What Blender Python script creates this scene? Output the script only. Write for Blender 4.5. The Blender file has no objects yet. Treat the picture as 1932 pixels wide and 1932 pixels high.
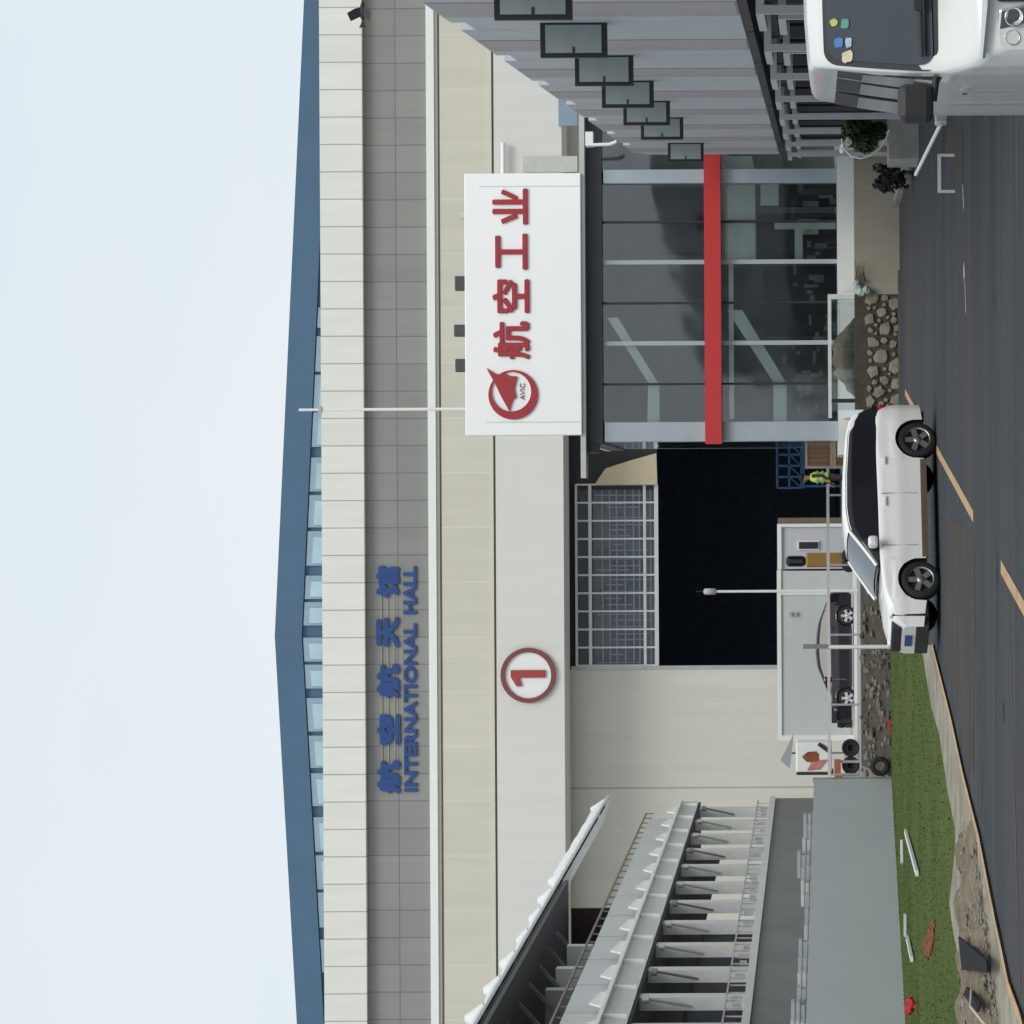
import bpy, math, random
from mathutils import Vector, Matrix
random.seed(7)
R = math.radians
scene = bpy.context.scene
COL = scene.collection

# ------------------------------------------------------------------ camera, sky, sun, exposure
F, CU, HV, CH = 5000.0, 966.0, 1541.0, 2.16      # focal length, principal point and horizon in 1932-wide photo units
ROLL = 0.0055
cam_d = bpy.data.cameras.new("camera")
cam = bpy.data.objects.new("camera", cam_d); COL.objects.link(cam)
cam_d.sensor_width = 36; cam_d.lens = F / 1932 * 36
cam_d.clip_start = 0.5; cam_d.clip_end = 4000
cam_d.shift_x = -(HV - 966) / 1932
# the phone was held on its side: picture-right is world-down, picture-up is world-right
base = Matrix(((0, 1, 0), (0, 0, -1), (-1, 0, 0)))
cam.matrix_world = Matrix.Translation((0, 0, CH)) @ (Matrix.Rotation(ROLL, 3, 'Y') @ base).to_4x4()
scene.camera = cam

SUN_EL, SUN_AZ = R(50), R(160)     # azimuth measured clockwise from +Y
world = bpy.data.worlds.new("World"); scene.world = world; world.use_nodes = True
wn = world.node_tree; wn.nodes.clear()
sky = wn.nodes.new('ShaderNodeTexSky'); sky.sky_type = 'NISHITA'; sky.sun_disc = False
sky.sun_elevation = SUN_EL; sky.sun_rotation = SUN_AZ; sky.air_density = 1.0; sky.dust_density = 3.0
bg1 = wn.nodes.new('ShaderNodeBackground'); bg1.inputs[1].default_value = 0.07
wn.links.new(sky.outputs[0], bg1.inputs[0])
tc = wn.nodes.new('ShaderNodeTexCoord')
mp = wn.nodes.new('ShaderNodeMapping'); mp.inputs['Scale'].default_value = (2.0, 2.0, 5.0)
nz = wn.nodes.new('ShaderNodeTexNoise'); nz.inputs['Scale'].default_value = 1.6; nz.inputs['Detail'].default_value = 5
cr = wn.nodes.new('ShaderNodeValToRGB')
cr.color_ramp.elements[0].position = 0.3; cr.color_ramp.elements[0].color = (0.655, 0.735, 0.785, 1)
cr.color_ramp.elements[1].position = 0.75; cr.color_ramp.elements[1].color = (0.745, 0.78, 0.80, 1)
bg2 = wn.nodes.new('ShaderNodeBackground'); bg2.inputs[1].default_value = 1.0
wn.links.new(tc.outputs['Generated'], mp.inputs[0]); wn.links.new(mp.outputs[0], nz.inputs[0])
wn.links.new(nz.outputs[0], cr.inputs[0]); wn.links.new(cr.outputs[0], bg2.inputs[0])
mx = wn.nodes.new('ShaderNodeMixShader'); mx.inputs[0].default_value = 0.85     # thin overcast in front of the blue
wo = wn.nodes.new('ShaderNodeOutputWorld')
wn.links.new(bg1.outputs[0], mx.inputs[1]); wn.links.new(bg2.outputs[0], mx.inputs[2]); wn.links.new(mx.outputs[0], wo.inputs[0])
sd = bpy.data.lights.new("sun", 'SUN'); sd.energy = 1.25; sd.angle = R(28); sd.color = (1, .95, .87)
sun = bpy.data.objects.new("sun", sd); COL.objects.link(sun)
sdir = Vector((math.sin(SUN_AZ) * math.cos(SUN_EL), math.cos(SUN_AZ) * math.cos(SUN_EL), math.sin(SUN_EL)))
sun.rotation_euler = sdir.to_track_quat('Z', 'Y').to_euler()
vs = scene.view_settings
vs.view_transform = 'Standard'; vs.look = 'None'; vs.gamma = 1; vs.exposure = 0.33
scene.render.engine = 'CYCLES'
scene.cycles.max_bounces = 8; scene.cycles.transparent_max_bounces = 12

# ------------------------------------------------------------------ photo point -> world
def unroll(U, V):
    du, dv = U - CU, V - HV
    return du - ROLL * dv, dv + ROLL * du
def P(U, V, D):
    du, dv = unroll(U, V)
    return Vector((du * D / F, D, CH - dv * D / F))
def G(U, V, z=0.0):
    du, dv = unroll(U, V)
    D = (CH - z) * F / dv
    return Vector((du * D / F, D, z))
def X(U, D): return (U - CU) * D / F
def Z(V, D): return CH - (V - HV) * D / F      # heights read at the picture centre line

# ------------------------------------------------------------------ materials
MATS = {}
def mat(name, col, rough=0.7, metal=0.0, var=0.08, vs_=3.0, bump=0.0, bs=20.0, spec=0.5, scale=(1, 1, 1), col2=None, coat=0.0, detail=6):
    if name in MATS: return MATS[name]
    m = bpy.data.materials.new(name); m.use_nodes = True; nt = m.node_tree
    b = nt.nodes['Principled BSDF']
    b.inputs['Roughness'].default_value = rough; b.inputs['Metallic'].default_value = metal
    b.inputs['Specular IOR Level'].default_value = spec
    b.inputs['Coat Weight'].default_value = coat
    b.inputs['Coat Roughness'].default_value = 0.05
    t = nt.nodes.new('ShaderNodeTexCoord'); mpn = nt.nodes.new('ShaderNodeMapping'); mpn.inputs['Scale'].default_value = scale
    nt.links.new(t.outputs['Object'], mpn.inputs[0])
    n = nt.nodes.new('ShaderNodeTexNoise'); n.inputs['Scale'].default_value = vs_; n.inputs['Detail'].default_value = detail; n.inputs['Roughness'].default_value = 0.6
    nt.links.new(mpn.outputs[0], n.inputs[0])
    r = nt.nodes.new('ShaderNodeValToRGB'); r.color_ramp.elements[0].position = 0.28; r.color_ramp.elements[1].position = 0.72
    c2 = col2 if col2 else tuple(min(1, c * (1 + var)) for c in col)
    c1 = col if col2 else tuple(c * (1 - var) for c in col)
    r.color_ramp.elements[0].color = (*c1, 1); r.color_ramp.elements[1].color = (*c2, 1)
    nt.links.new(n.outputs[0], r.inputs[0]); nt.links.new(r.outputs[0], b.inputs['Base Color'])
    if bump:
        n2 = nt.nodes.new('ShaderNodeTexNoise'); n2.inputs['Scale'].default_value = bs; n2.inputs['Detail'].default_value = 4
        nt.links.new(mpn.outputs[0], n2.inputs[0])
        bp = nt.nodes.new('ShaderNodeBump'); bp.inputs['Strength'].default_value = bump; bp.inputs['Distance'].default_value = 0.03
        nt.links.new(n2.outputs[0], bp.inputs['Height']); nt.links.new(bp.outputs[0], b.inputs['Normal'])
    MATS[name] = m; return m

def panel_mat(name, col, seam, bw, rh, ox=0.0, oz=0.0, mortar=0.02, rough=0.55, var=0.03, streak=0.05):
    m = bpy.data.materials.new(name); m.use_nodes = True; nt = m.node_tree
    b = nt.nodes['Principled BSDF']; b.inputs['Roughness'].default_value = rough
    t = nt.nodes.new('ShaderNodeTexCoord'); s = nt.nodes.new('ShaderNodeSeparateXYZ'); c = nt.nodes.new('ShaderNodeCombineXYZ')
    nt.links.new(t.outputs['Object'], s.inputs[0])
    ax = nt.nodes.new('ShaderNodeMath'); ax.inputs[1].default_value = ox; az = nt.nodes.new('ShaderNodeMath'); az.inputs[1].default_value = oz
    nt.links.new(s.outputs[0], ax.inputs[0]); nt.links.new(s.outputs[2], az.inputs[0])
    nt.links.new(ax.outputs[0], c.inputs[0]); nt.links.new(az.outputs[0], c.inputs[1])
    br = nt.nodes.new('ShaderNodeTexBrick'); br.offset = 0.0; br.squash = 1.0
    br.inputs['Scale'].default_value = 1.0; br.inputs['Brick Width'].default_value = bw; br.inputs['Row Height'].default_value = rh
    br.inputs['Mortar Size'].default_value = mortar; br.inputs['Mortar Smooth'].default_value = 0.2
    br.inputs['Color1'].default_value = (*[x * (1 - var) for x in col], 1); br.inputs['Color2'].default_value = (*[min(1, x * (1 + var)) for x in col], 1)
    br.inputs['Mortar'].default_value = (*seam, 1)
    nt.links.new(c.outputs[0], br.inputs['Vector'])
    mpn = nt.nodes.new('ShaderNodeMapping'); mpn.inputs['Scale'].default_value = (1.2, 1.2, 0.12)
    n = nt.nodes.new('ShaderNodeTexNoise'); n.inputs['Scale'].default_value = 1.5; n.inputs['Detail'].default_value = 8
    nt.links.new(t.outputs['Object'], mpn.inputs[0]); nt.links.new(mpn.outputs[0], n.inputs[0])
    rr = nt.nodes.new('ShaderNodeMapRange'); rr.inputs[1].default_value = .25; rr.inputs[2].default_value = .75
    rr.inputs[3].default_value = 1 - streak * 2; rr.inputs[4].default_value = 1.0
    nt.links.new(n.outputs[0], rr.inputs[0])
    mm = nt.nodes.new('ShaderNodeVectorMath'); mm.operation = 'SCALE'
    nt.links.new(br.outputs['Color'], mm.inputs[0]); nt.links.new(rr.outputs[0], mm.inputs['Scale']); nt.links.new(mm.outputs[0], b.inputs['Base Color'])
    MATS[name] = m; return m

def glass_mat(name, tint=(.75, .85, .82), gloss=0.12, rough=0.03, wave=0.0):
    m = bpy.data.materials.new(name); m.use_nodes = True; nt = m.node_tree; nt.nodes.clear()
    o = nt.nodes.new('ShaderNodeOutputMaterial'); tr = nt.nodes.new('ShaderNodeBsdfTransparent'); tr.inputs[0].default_value = (*tint, 1)
    g = nt.nodes.new('ShaderNodeBsdfGlossy'); g.inputs['Roughness'].default_value = rough; g.inputs[0].default_value = (.9, .95, 1, 1)
    tcg = nt.nodes.new('ShaderNodeTexCoord'); ng = nt.nodes.new('ShaderNodeTexNoise'); ng.inputs['Scale'].default_value = .45; ng.inputs['Detail'].default_value = 2
    bg_ = nt.nodes.new('ShaderNodeBump'); bg_.inputs['Strength'].default_value = wave; bg_.inputs['Distance'].default_value = .25
    nt.links.new(tcg.outputs['Object'], ng.inputs[0]); nt.links.new(ng.outputs[0], bg_.inputs['Height']); nt.links.new(bg_.outputs[0], g.inputs['Normal'])
    fr = nt.nodes.new('ShaderNodeFresnel'); fr.inputs[0].default_value = 1.5
    ad = nt.nodes.new('ShaderNodeMath'); ad.operation = 'ADD'; ad.inputs[1].default_value = gloss; ad.use_clamp = True
    mxx = nt.nodes.new('ShaderNodeMixShader')
    nt.links.new(fr.outputs[0], ad.inputs[0]); nt.links.new(ad.outputs[0], mxx.inputs[0]); nt.links.new(tr.outputs[0], mxx.inputs[1]); nt.links.new(g.outputs[0], mxx.inputs[2]); nt.links.new(mxx.outputs[0], o.inputs[0])
    MATS[name] = m; return m

M_white = mat('white_paint', (.78, .80, .78), .45, var=.03)
M_whited = mat('weathered_white', (.66, .68, .66), .6, var=.08, vs_=2)
M_vanwhite = mat('van_paint', (.68, .69, .68), .3, var=.02, vs_=1.5, coat=.5)
M_carwhite = mat('white_car_paint', (.80, .80, .79), .28, var=.01, coat=.6)
M_carblack = mat('black_car_paint', (.006, .006, .011), .22, var=.05, coat=.5)
M_carglass = mat('dark_car_glass', (.006, .007, .01), .06, var=.1, spec=.45)
M_wsglass = mat('windscreen_glass', (.03, .05, .075), .04, var=.1, spec=.9)
M_rubber = mat('black_rubber', (.012, .012, .013), .8, var=.2, vs_=10)
M_alloy = mat('grey_alloy', (.36, .37, .38), .3, .7, var=.05)
M_silver = mat('silver_alloy', (.60, .61, .63), .35, .4, var=.05)
M_darkplast = mat('dark_plastic', (.02, .021, .024), .55, var=.1)
M_chrome = mat('chrome_trim', (.75, .76, .76), .12, 1.0, var=.02)
M_lamp = mat('lamp_lens', (.70, .72, .70), .08, var=.1, vs_=14, spec=.8)
M_amber = mat('tail_lens', (.35, .02, .015), .2, var=.1)
def asphalt():
    m = mat('asphalt', (.031, .038, .047), .92, vs_=.6, scale=(.10, 1.9, 1), col2=(.062, .069, .078), bump=.5, bs=60, spec=.25)
    nt = m.node_tree; b = nt.nodes['Principled BSDF']; src = b.inputs['Base Color'].links[0].from_socket
    t = nt.nodes.new('ShaderNodeTexCoord')
    def layer(prev, scl, nscale, lo, hi, col, detail=4):
        mp_ = nt.nodes.new('ShaderNodeMapping'); mp_.inputs['Scale'].default_value = scl
        n = nt.nodes.new('ShaderNodeTexNoise'); n.inputs['Scale'].default_value = nscale; n.inputs['Detail'].default_value = detail
        mr = nt.nodes.new('ShaderNodeMapRange'); mr.inputs[1].default_value = lo; mr.inputs[2].default_value = hi
        mix = nt.nodes.new('ShaderNodeMix'); mix.data_type = 'RGBA'
        nt.links.new(t.outputs['Object'], mp_.inputs[0]); nt.links.new(mp_.outputs[0], n.inputs[0]); nt.links.new(n.outputs[0], mr.inputs[0]); nt.links.new(mr.outputs[0], mix.inputs['Factor'])
        nt.links.new(prev, mix.inputs['A']); mix.inputs['B'].default_value = (*col, 1); return mix.outputs['Result']
    o = layer(src, (.05, .14, 1), .9, .50, .70, (.074, .064, .058))
    o = layer(o, (.05, 3.0, 1), 1.4, .60, .72, (.105, .105, .108), 3)
    o = layer(o, (.9, .9, 1), 1.1, .66, .74, (.022, .024, .027), 5)
    o = layer(o, (1, 1, 1), 26, .60, .80, (.10, .10, .10), 2)
    nt.links.new(o, b.inputs['Base Color']); return m
M_asph = asphalt()
M_conc = mat('concrete', (.30, .30, .28), .85, var=.2, vs_=1.3, bump=.4, bs=18)
M_kerb = mat('kerb_concrete', (.15, .135, .10), .9, vs_=1.3, col2=(.35, .32, .26), bump=.5, bs=15)
M_pave = mat('pavement_slabs', (.33, .33, .32), .85, var=.12, vs_=.8)
M_earth = mat('brown_earth', (.10, .08, .055), .95, vs_=2.5, col2=(.24, .19, .13), bump=.8, bs=12)
M_dark = mat('dark_shadow_paint', (.012, .016, .024), .8, var=.2)
M_steel = mat('galvanised_steel', (.42, .44, .45), .4, .4, var=.1)
M_yel = mat('yellow_road_paint', (.30, .19, .10), .85, vs_=3, col2=(.58, .38, .20))
M_wroad = mat('white_road_paint', (.50, .51, .52), .8, var=.25, vs_=6)

# ------------------------------------------------------------------ mesh collector
class MB:
    def __init__(s): s.v = []; s.f = []; s.sm = []
    def add(s, vs, fs, smooth=False):
        o = len(s.v); s.v += [tuple(p) for p in vs]; s.f += [tuple(i + o for i in f) for f in fs]; s.sm += [smooth] * len(fs); return s
    def box(s, x0, x1, y0, y1, z0, z1):
        return s.add([(x0, y0, z0), (x1, y0, z0), (x1, y1, z0), (x0, y1, z0), (x0, y0, z1), (x1, y0, z1), (x1, y1, z1), (x0, y1, z1)],
                     [(0, 3, 2, 1), (4, 5, 6, 7), (0, 1, 5, 4), (1, 2, 6, 5), (2, 3, 7, 6), (3, 0, 4, 7)])
    def prism(s, pts, d):            # polygon pts (3D) extruded by vector d
        n = len(pts); d = Vector(d); a = [Vector(p) for p in pts]; b = [p + d for p in a]
        return s.add(a + b, [tuple(range(n))[::-1], tuple(range(n, 2 * n))] + [(i, (i + 1) % n, (i + 1) % n + n, i + n) for i in range(n)])
    def tube(s, p0, p1, r, r1=None, n=8, smooth=True):
        p0, p1 = Vector(p0), Vector(p1); r1 = r if r1 is None else r1
        q = (p1 - p0).to_track_quat('Z', 'Y'); vs_ = []
        for p, rr in ((p0, r), (p1, r1)):
            for i in range(n):
                a = 2 * math.pi * i / n; vs_.append(p + q @ Vector((rr * math.cos(a), rr * math.sin(a), 0)))
        s.add(vs_, [(i, (i + 1) % n, (i + 1) % n + n, i + n) for i in range(n)], smooth)
        return s.add(vs_, [tuple(range(n))[::-1], tuple(range(n, 2 * n))])
    def path(s, pts, r, n=6):
        for a, b in zip(pts, pts[1:]): s.tube(a, b, r, n=n)
        return s
    def beam(s, p0, p1, w, h, up=(0, 0, 1)):     # rectangular bar
        p0, p1 = Vector(p0), Vector(p1); d = (p1 - p0).normalized(); sd_ = d.cross(Vector(up))
        if sd_.length < 1e-4: sd_ = d.cross(Vector((0, 1, 0)))
        sd_.normalize(); u = sd_.cross(d)
        q = [sd_ * a * w / 2 + u * b * h / 2 for a, b in ((-1, -1), (1, -1), (1, 1), (-1, 1))]
        return s.prism([p0 + k for k in q], p1 - p0)
    def lathe(s, prof, c, axis='y', n=24, smooth=True):     # prof (radius, along-axis)
        vs_ = []
        for r, t in prof:
            for i in range(n):
                a = 2 * math.pi * i / n; ca, sa = r * math.cos(a), r * math.sin(a)
                vs_.append((c[0] + ca, c[1] + t, c[2] + sa) if axis == 'y' else ((c[0] + ca, c[1] + sa, c[2] + t) if axis == 'z' else (c[0] + t, c[1] + ca, c[2] + sa)))
        fs = []
        for k in range(len(prof) - 1):
            for i in range(n): fs.append((k * n + i, k * n + (i + 1) % n, (k + 1) * n + (i + 1) % n, (k + 1) * n + i))
        return s.add(vs_, fs, smooth)
    def grid(s, rows, smooth=True, close=False):
        n = len(rows[0]); fs = []
        for a in range(len(rows) - 1):
            for b in range(n - 1 if not close else n):
                fs.append((a * n + b, a * n + (b + 1) % n, (a + 1) * n + (b + 1) % n, (a + 1) * n + b))
        return s.add([p for r in rows for p in r], fs, smooth)
    def rock(s, c, r, seed=0, flat=.7):
        rnd = random.Random(seed); vs_ = []; nl, nn = 4, 7
        for i in range(nl + 1):
            th = math.pi * i / nl
            for j in range(nn):
                ph = 2 * math.pi * (j + .5 * (i % 2)) / nn; k = r * rnd.uniform(.75, 1.2)
                vs_.append((c[0] + k * math.sin(th) * math.cos(ph), c[1] + k * math.sin(th) * math.sin(ph), c[2] + flat * k * math.cos(th)))
        fs = [(i * nn + j, i * nn + (j + 1) % nn, (i + 1) * nn + (j + 1) % nn, (i + 1) * nn + j) for i in range(nl) for j in range(nn)]
        return s.add(vs_, fs)
    def build(s, name, m, parent=None, bevel=0.0, local=False):
        me = bpy.data.meshes.new(name)
        off = parent.location if (parent is not None and not local) else Vector((0, 0, 0))
        if parent is not None and parent.parent is not None and not local: off = parent.location + parent.parent.location
        me.from_pydata([tuple(Vector(p) - off) for p in s.v], [], s.f); me.update(); me.validate()
        for p, k in zip(me.polygons, s.sm): p.use_smooth = k
        import bmesh
        bm = bmesh.new(); bm.from_mesh(me); bmesh.ops.recalc_face_normals(bm, faces=bm.faces[:]); bm.to_mesh(me); bm.free()
        me.materials.append(m)
        o = bpy.data.objects.new(name, me); COL.objects.link(o)
        if parent is not None: o.parent = parent
        if bevel:
            b = o.modifiers.new('bevel', 'BEVEL'); b.width = bevel; b.segments = 2; b.limit_method = 'ANGLE'
        return o

def tag(o, label=None, cat=None, group=None, kind=None):
    if label: o['label'] = label
    if cat: o['category'] = cat
    if group: o['group'] = group
    if kind: o['kind'] = kind
    return o
def thing(name, loc, label, cat, rz=0.0, group=None):
    o = bpy.data.objects.new(name, None); COL.objects.link(o); o.location = Vector(loc); o.rotation_euler = (0, 0, rz)
    return tag(o, label, cat, group)
def copy_tree(o, parent=None):
    c = o.copy(); COL.objects.link(c)
    if parent is not None: c.parent = parent
    for ch in [x for x in bpy.data.objects if x.parent == o]: copy_tree(ch, c)
    return c
def S(o): o['kind'] = 'structure'; return o

# ================================================================== SETTING
S(MB().add([(-3000, -300, -.12), (3000, -300, -.12), (3000, 3500, -.12), (-3000, 3500, -.12)], [(0, 1, 2, 3)]).build('ground', M_pave))
S(MB().box(-80, 60, -20, 77, -.1, 0.0).build('road', M_asph))
# raised apron the hall and stalls stand on
PZ = .85
XR = X(1160, 68)
S(MB().box(-80, XR, 80.6, 230, -.1, PZ).box(XR, 80, 68.5, 230, -.1, PZ).build('pavement', M_pave))
# rubbly bank in front of the apron, left of the rubble wall
rows = []
rb = random.Random(3)
for i in range(50):
    x = -7.72 + i * (XR + 7.72) / 49; r = []
    for j in range(9):
        t = j / 8; y = 77.0 + 3.62 * t
        r.append((x, y, -.02 + (PZ + .02) * t ** .8 + (rb.uniform(-.06, .06) if 0 < j < 8 else 0)))
    rows.append(r)
M_bank = mat('bank_soil', (.035, .03, .024), .95, vs_=2.2, col2=(.085, .072, .055), bump=.9, bs=9)
S(MB().grid(rows, False).build('bank', M_bank))
# grass verge
far_l = [(-30, 72.0), (-12.6, 64.5), (-8.2, 81.2), (-8.0, 78.5), (X(715, 77.5), 77.6)]
near = [(715, 1741), (702, 1743), (600, 1760), (546, 1776), (437, 1792), (369, 1806), (330, 1806), (227, 1795), (170, 1803), (118, 1814), (9, 1826), (-60, 1832), (-300, 1850)]
near_p = [G(u, v) for u, v in near]
poly = [(a, b, .03) for a, b in [(-22, 60), (-12.9, 65.6), (-7.9, 77.3), (-7.7, 77.3), (X(700, 77), 77.2)]] + [(p.x, p.y, .03) for p in near_p]
M_grass = mat('grass_turf', (.050, .088, .022), .95, vs_=.30, col2=(.098, .118, .036), bump=.35, bs=22, spec=.1)
S(MB().prism(poly, (0, 0, -.1)).build('verge', M_grass))
def inside(x, y):
    c = False; n = len(poly)
    for i in range(n):
        a, b = poly[i], poly[(i + 1) % n]
        if (a[1] > y) != (b[1] > y) and x < (b[0] - a[0]) * (y - a[1]) / (b[1] - a[1]) + a[0]: c = not c
    return c
gb = MB(); k = 0; rg = random.Random(5)
while k < 12000:
    x, y = rg.uniform(-14, 0), rg.uniform(36, 82)
    if not inside(x, y): 
        continue
    k += 1
    h = rg.uniform(.01, .032) * (1.5 if math.sin(x * 1.7) * math.cos(y * .9) > .5 else 1); a = rg.uniform(0, 6.28); w = rg.uniform(.012, .03)
    dx, dy = w * math.cos(a), w * math.sin(a)
    gb.add([(x - dx, y - dy, .02), (x + dx, y + dy, .02), (x + rg.uniform(-.04, .04), y + rg.uniform(-.04, .04), .03 + h)], [(0, 1, 2)])
tag(gb.build('grass', mat('grass_blades', (.060, .108, .026), .95, vs_=.30, col2=(.118, .142, .042), spec=.1)), kind='stuff')
# concrete kerb strip between verge and road
line_p = [(715, 1762), (573, 1798), (464, 1822), (347, 1852), (200, 1881), (69, 1909), (9, 1931), (-120, 1962), (-300, 2010)]
lp = [G(u, v) for u, v in line_p]
pk = [(p.x, p.y, .035) for p in near_p] + [(p.x, p.y, .035) for p in reversed(lp)]
S(MB().prism(pk, (0, 0, -.14)).build('kerb', M_kerb))
def strip(mb, a, b, w, z):
    a, b = Vector((a[0], a[1], 0)), Vector((b[0], b[1], 0)); n = (b - a).normalized().cross(Vector((0, 0, 1))) * w / 2
    return mb.add([(*(a - n).xy, z), (*(a + n).xy, z), (*(b + n).xy, z), (*(b - n).xy, z)], [(0, 1, 2, 3)])
m_ = MB()
for a, b in zip(lp, lp[1:]): strip(m_, a, b, .13, .040)
S(m_.build('kerb_edge_line', M_yel))
m_ = MB()
strip(m_, G(1192, 1708), G(957, 1837), .16, .006); strip(m_, G(863, 1889), G(560, 2057), .16, .006)
S(m_.build('centre_line', M_yel))
m_ = MB()
strip(m_, G(1434, 1819), G(1405, 1820), .2, .006); strip(m_, G(1400, 1821), G(1342, 1823), .09, .006)
strip(m_, G(1583, 1817), G(1537, 1819), .1, .006)
S(m_.build('white_lane_marks', M_wroad))
# darker worn patches and long tyre tracks lying on the asphalt
m_ = MB()
for (u0, v0, u1, v1) in ((380, 1852, 930, 1842), (300, 1875, 880, 1880), (60, 1925, 700, 1907)):
    strip(m_, G(u0, v0), G(u1, v1), .14, .004)
S(m_.build('tyre_tracks', mat('tyre_track', (.05, .053, .056), .8, var=.35, vs_=1.5, scale=(.3, 3, 1))))
m_ = MB(); a = [G(955, 1790), G(705, 1780), G(560, 1812), G(470, 1838), G(760, 1840), G(930, 1838)]
m_.add([(p.x, p.y, .004) for p in a], [tuple(range(6))])
a = [G(1690, 1789), G(1690, 1816), G(1575, 1817), G(1575, 1798)]
m_.add([(p.x, p.y, .004) for p in a], [tuple(range(4))])
S(m_.build('asphalt_patch', mat('patched_asphalt', (.042, .037, .035), .9, vs_=.8, col2=(.066, .058, .054), spec=.25, scale=(.25, 1.5, 1), bump=.3)))

S(MB().box(X(1150, 68), X(1376, 68) + .6, 67.88, 68.0, -.02, .05).build('moss_strip', mat('moss_green', (.06, .085, .055), .95, vs_=3, col2=(.12, .14, .11))))
# beige retaining wall, rubble wall
XB = X(1376, 68)
o = MB().box(XB, 11.0, 68.0, 68.46, -.02, 1.16).build('retaining_wall', mat('beige_render', (.30, .27, .21), .9, vs_=.8, col2=(.37, .345, .285), bump=.5, bs=10, scale=(1, 1, .4)))
tag(o, 'plain beige rendered retaining wall below the glass pavilion', 'wall')
wall = thing('rubble_wall', (XR, 68, 0), 'dark mortared rubble stone wall with pale stones beside the white SUV', 'wall')
MB().box(XR, XB - .01, 68.05, 68.46, -.02, 1.16).box(XR, XR + .4, 68.47, 80.0, -.02, .86).build('mortar', mat('dark_mortar', (.045, .038, .028), .95, vs_=3, col2=(.09, .078, .06), bump=.8), wall)
m_ = MB(); rs = random.Random(11)
pts = []
for i in range(4000):
    x, z = rs.uniform(XR + .06, XB - .06), rs.uniform(.06, .80); r = (.20 if i < 60 else .15 if i < 200 else .10 if i < 900 else .065) * rs.uniform(.85, 1.1)
    if all((x - a) ** 2 + (z - b) ** 2 > (r + c - .005) ** 2 for a, b, c in pts):
        pts.append((x, z, r)); n_ = rs.choice((5, 6, 7, 9)); a0 = rs.uniform(0, 6.28)
        rg_ = [(a0 + 2 * math.pi * (k_ + rs.uniform(-.34, .34)) / n_, r * rs.uniform(.74, 1.12)) for k_ in range(n_)]
        rows = [[(x + math.cos(a) * q * f, 68.06 - d, z + math.sin(a) * q * f) for a, q in rg_] for f, d in ((1, 0), (.97, .03), (.82, .055 + r * .1), (.05, .06 + r * .12))]
        m_.grid(rows, False, True)
m_.build('stones', mat('pale_stone', (.15, .14, .105), .9, vs_=3.5, col2=(.34, .31, .235), bump=.5), wall)
# stones lying about the bank
m_ = MB()
for i in range(230):
    t = rs.random(); x = rs.uniform(-8.0, XR - .2)
    m_.rock((x, 76.9 + 3.4 * t, -.02 + .87 * t ** .8), rs.uniform(.04, .13) * (1.5 if rs.random() < .08 else 1), i)
tag(m_.build('rubble', mat('bank_stones', (.06, .055, .045), .9, vs_=1.2, col2=(.24, .23, .19))), kind='stuff')
o = MB().lathe([(.14, .0), (.16, -.03), (.26, -.03), (.29, .03), (.29, .15), (.2, .2), (.14, .16), (.14, 0)], (X(487, 77.3), 77.0, .36), 'y', 22).build('car_tyre', M_rubber)
tag(o, 'old black tyre lying on the rubble bank behind the grass', 'tyre')
o = MB().prism([P(576, 1675, 76.8), P(550, 1677, 76.8), P(548, 1694, 76.8), P(566, 1697, 76.8)], (0, .25, 0)).build('red_bag', mat('red_plastic', (.35, .03, .03), .5))
tag(o, 'small red bag at the far edge of the grass below the black sedan', 'bag')

# ================================================================== EXHIBITION HALL
HX0, HX1, HD = -46.0, 46.0, 130.0
hall = thing('exhibition_hall', (0, HD, PZ), 'huge pale panelled exhibition hall with a low blue gable roof', 'building')
k = HD / F
def z_(v): return CH + (HV - v) * k
sx = X(940.6, HD)
pm = panel_mat('parapet_panels', (.77, .77, .71), (.36, .38, .37), 51.7 * k, 60, -sx + 51.7 * k * 40, 30, .03, var=.02)
gm = panel_mat('grey_panels', (.25, .25, .235), (.15, .15, .145), 51.7 * k, (808 - 687) / 2 * k, -sx + 51.7 * k * 40, -(z_(808) - PZ) + 100 * (121 / 2) * k, .03, var=.06)
bm_ = panel_mat('beige_panels', (.61, .59, .50), (.67, .65, .57), 103.4 * k, 30, -sx + 51.7 * k * 40, 3, .03, var=.03)
lm = panel_mat('pale_panels', (.665, .67, .63), (.56, .56, .53), 60, 30, 25, 3, .02, var=.02, streak=.03)
M_cream = mat('cream_trim', (.60, .58, .49), .6, var=.05)
M_shadowline = mat('drip_line', (.22, .21, .18), .7)
MB().box(HX0, HX1, HD, HD + 3.4, z_(687), z_(607)).build('parapet', pm, hall)
a, b = z_(808), z_(687) - .01
MB().add([(HX0, HD + .35, a), (HX1, HD + .35, a), (HX1, HD + .45, b), (HX0, HD + .45, b), (HX0, HD + 3, a), (HX1, HD + 3, a), (HX1, HD + 3, b), (HX0, HD + 3, b)],
         [(0, 1, 2, 3), (4, 7, 6, 5), (0, 4, 5, 1), (3, 2, 6, 7)]).build('upper_wall', gm, hall)
MB().box(HX0, HX1, HD - .05, HD + 3, z_(823), z_(808.2)).build('ledge', M_white, hall)
MB().box(HX0, HX1, HD + .1, HD + 3, z_(829), z_(823.1)).build('cornice', M_cream, hall)
MB().box(HX0, HX1, HD + .2, HD + 3, z_(833), z_(829.1)).build('joint', M_shadowline, hall)
MB().box(HX0, HX1, HD + .08, HD + 3, z_(925), z_(833.1)).build('middle_wall', bm_, hall)
MB().box(HX0, HX1, HD + .02, HD + 3, z_(931), z_(925.1)).build('trim', M_cream, hall)
MB().box(HX0, HX1, HD + .2, HD + 3, z_(935), z_(931.1)).build('joint', M_shadowline, hall)
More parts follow.
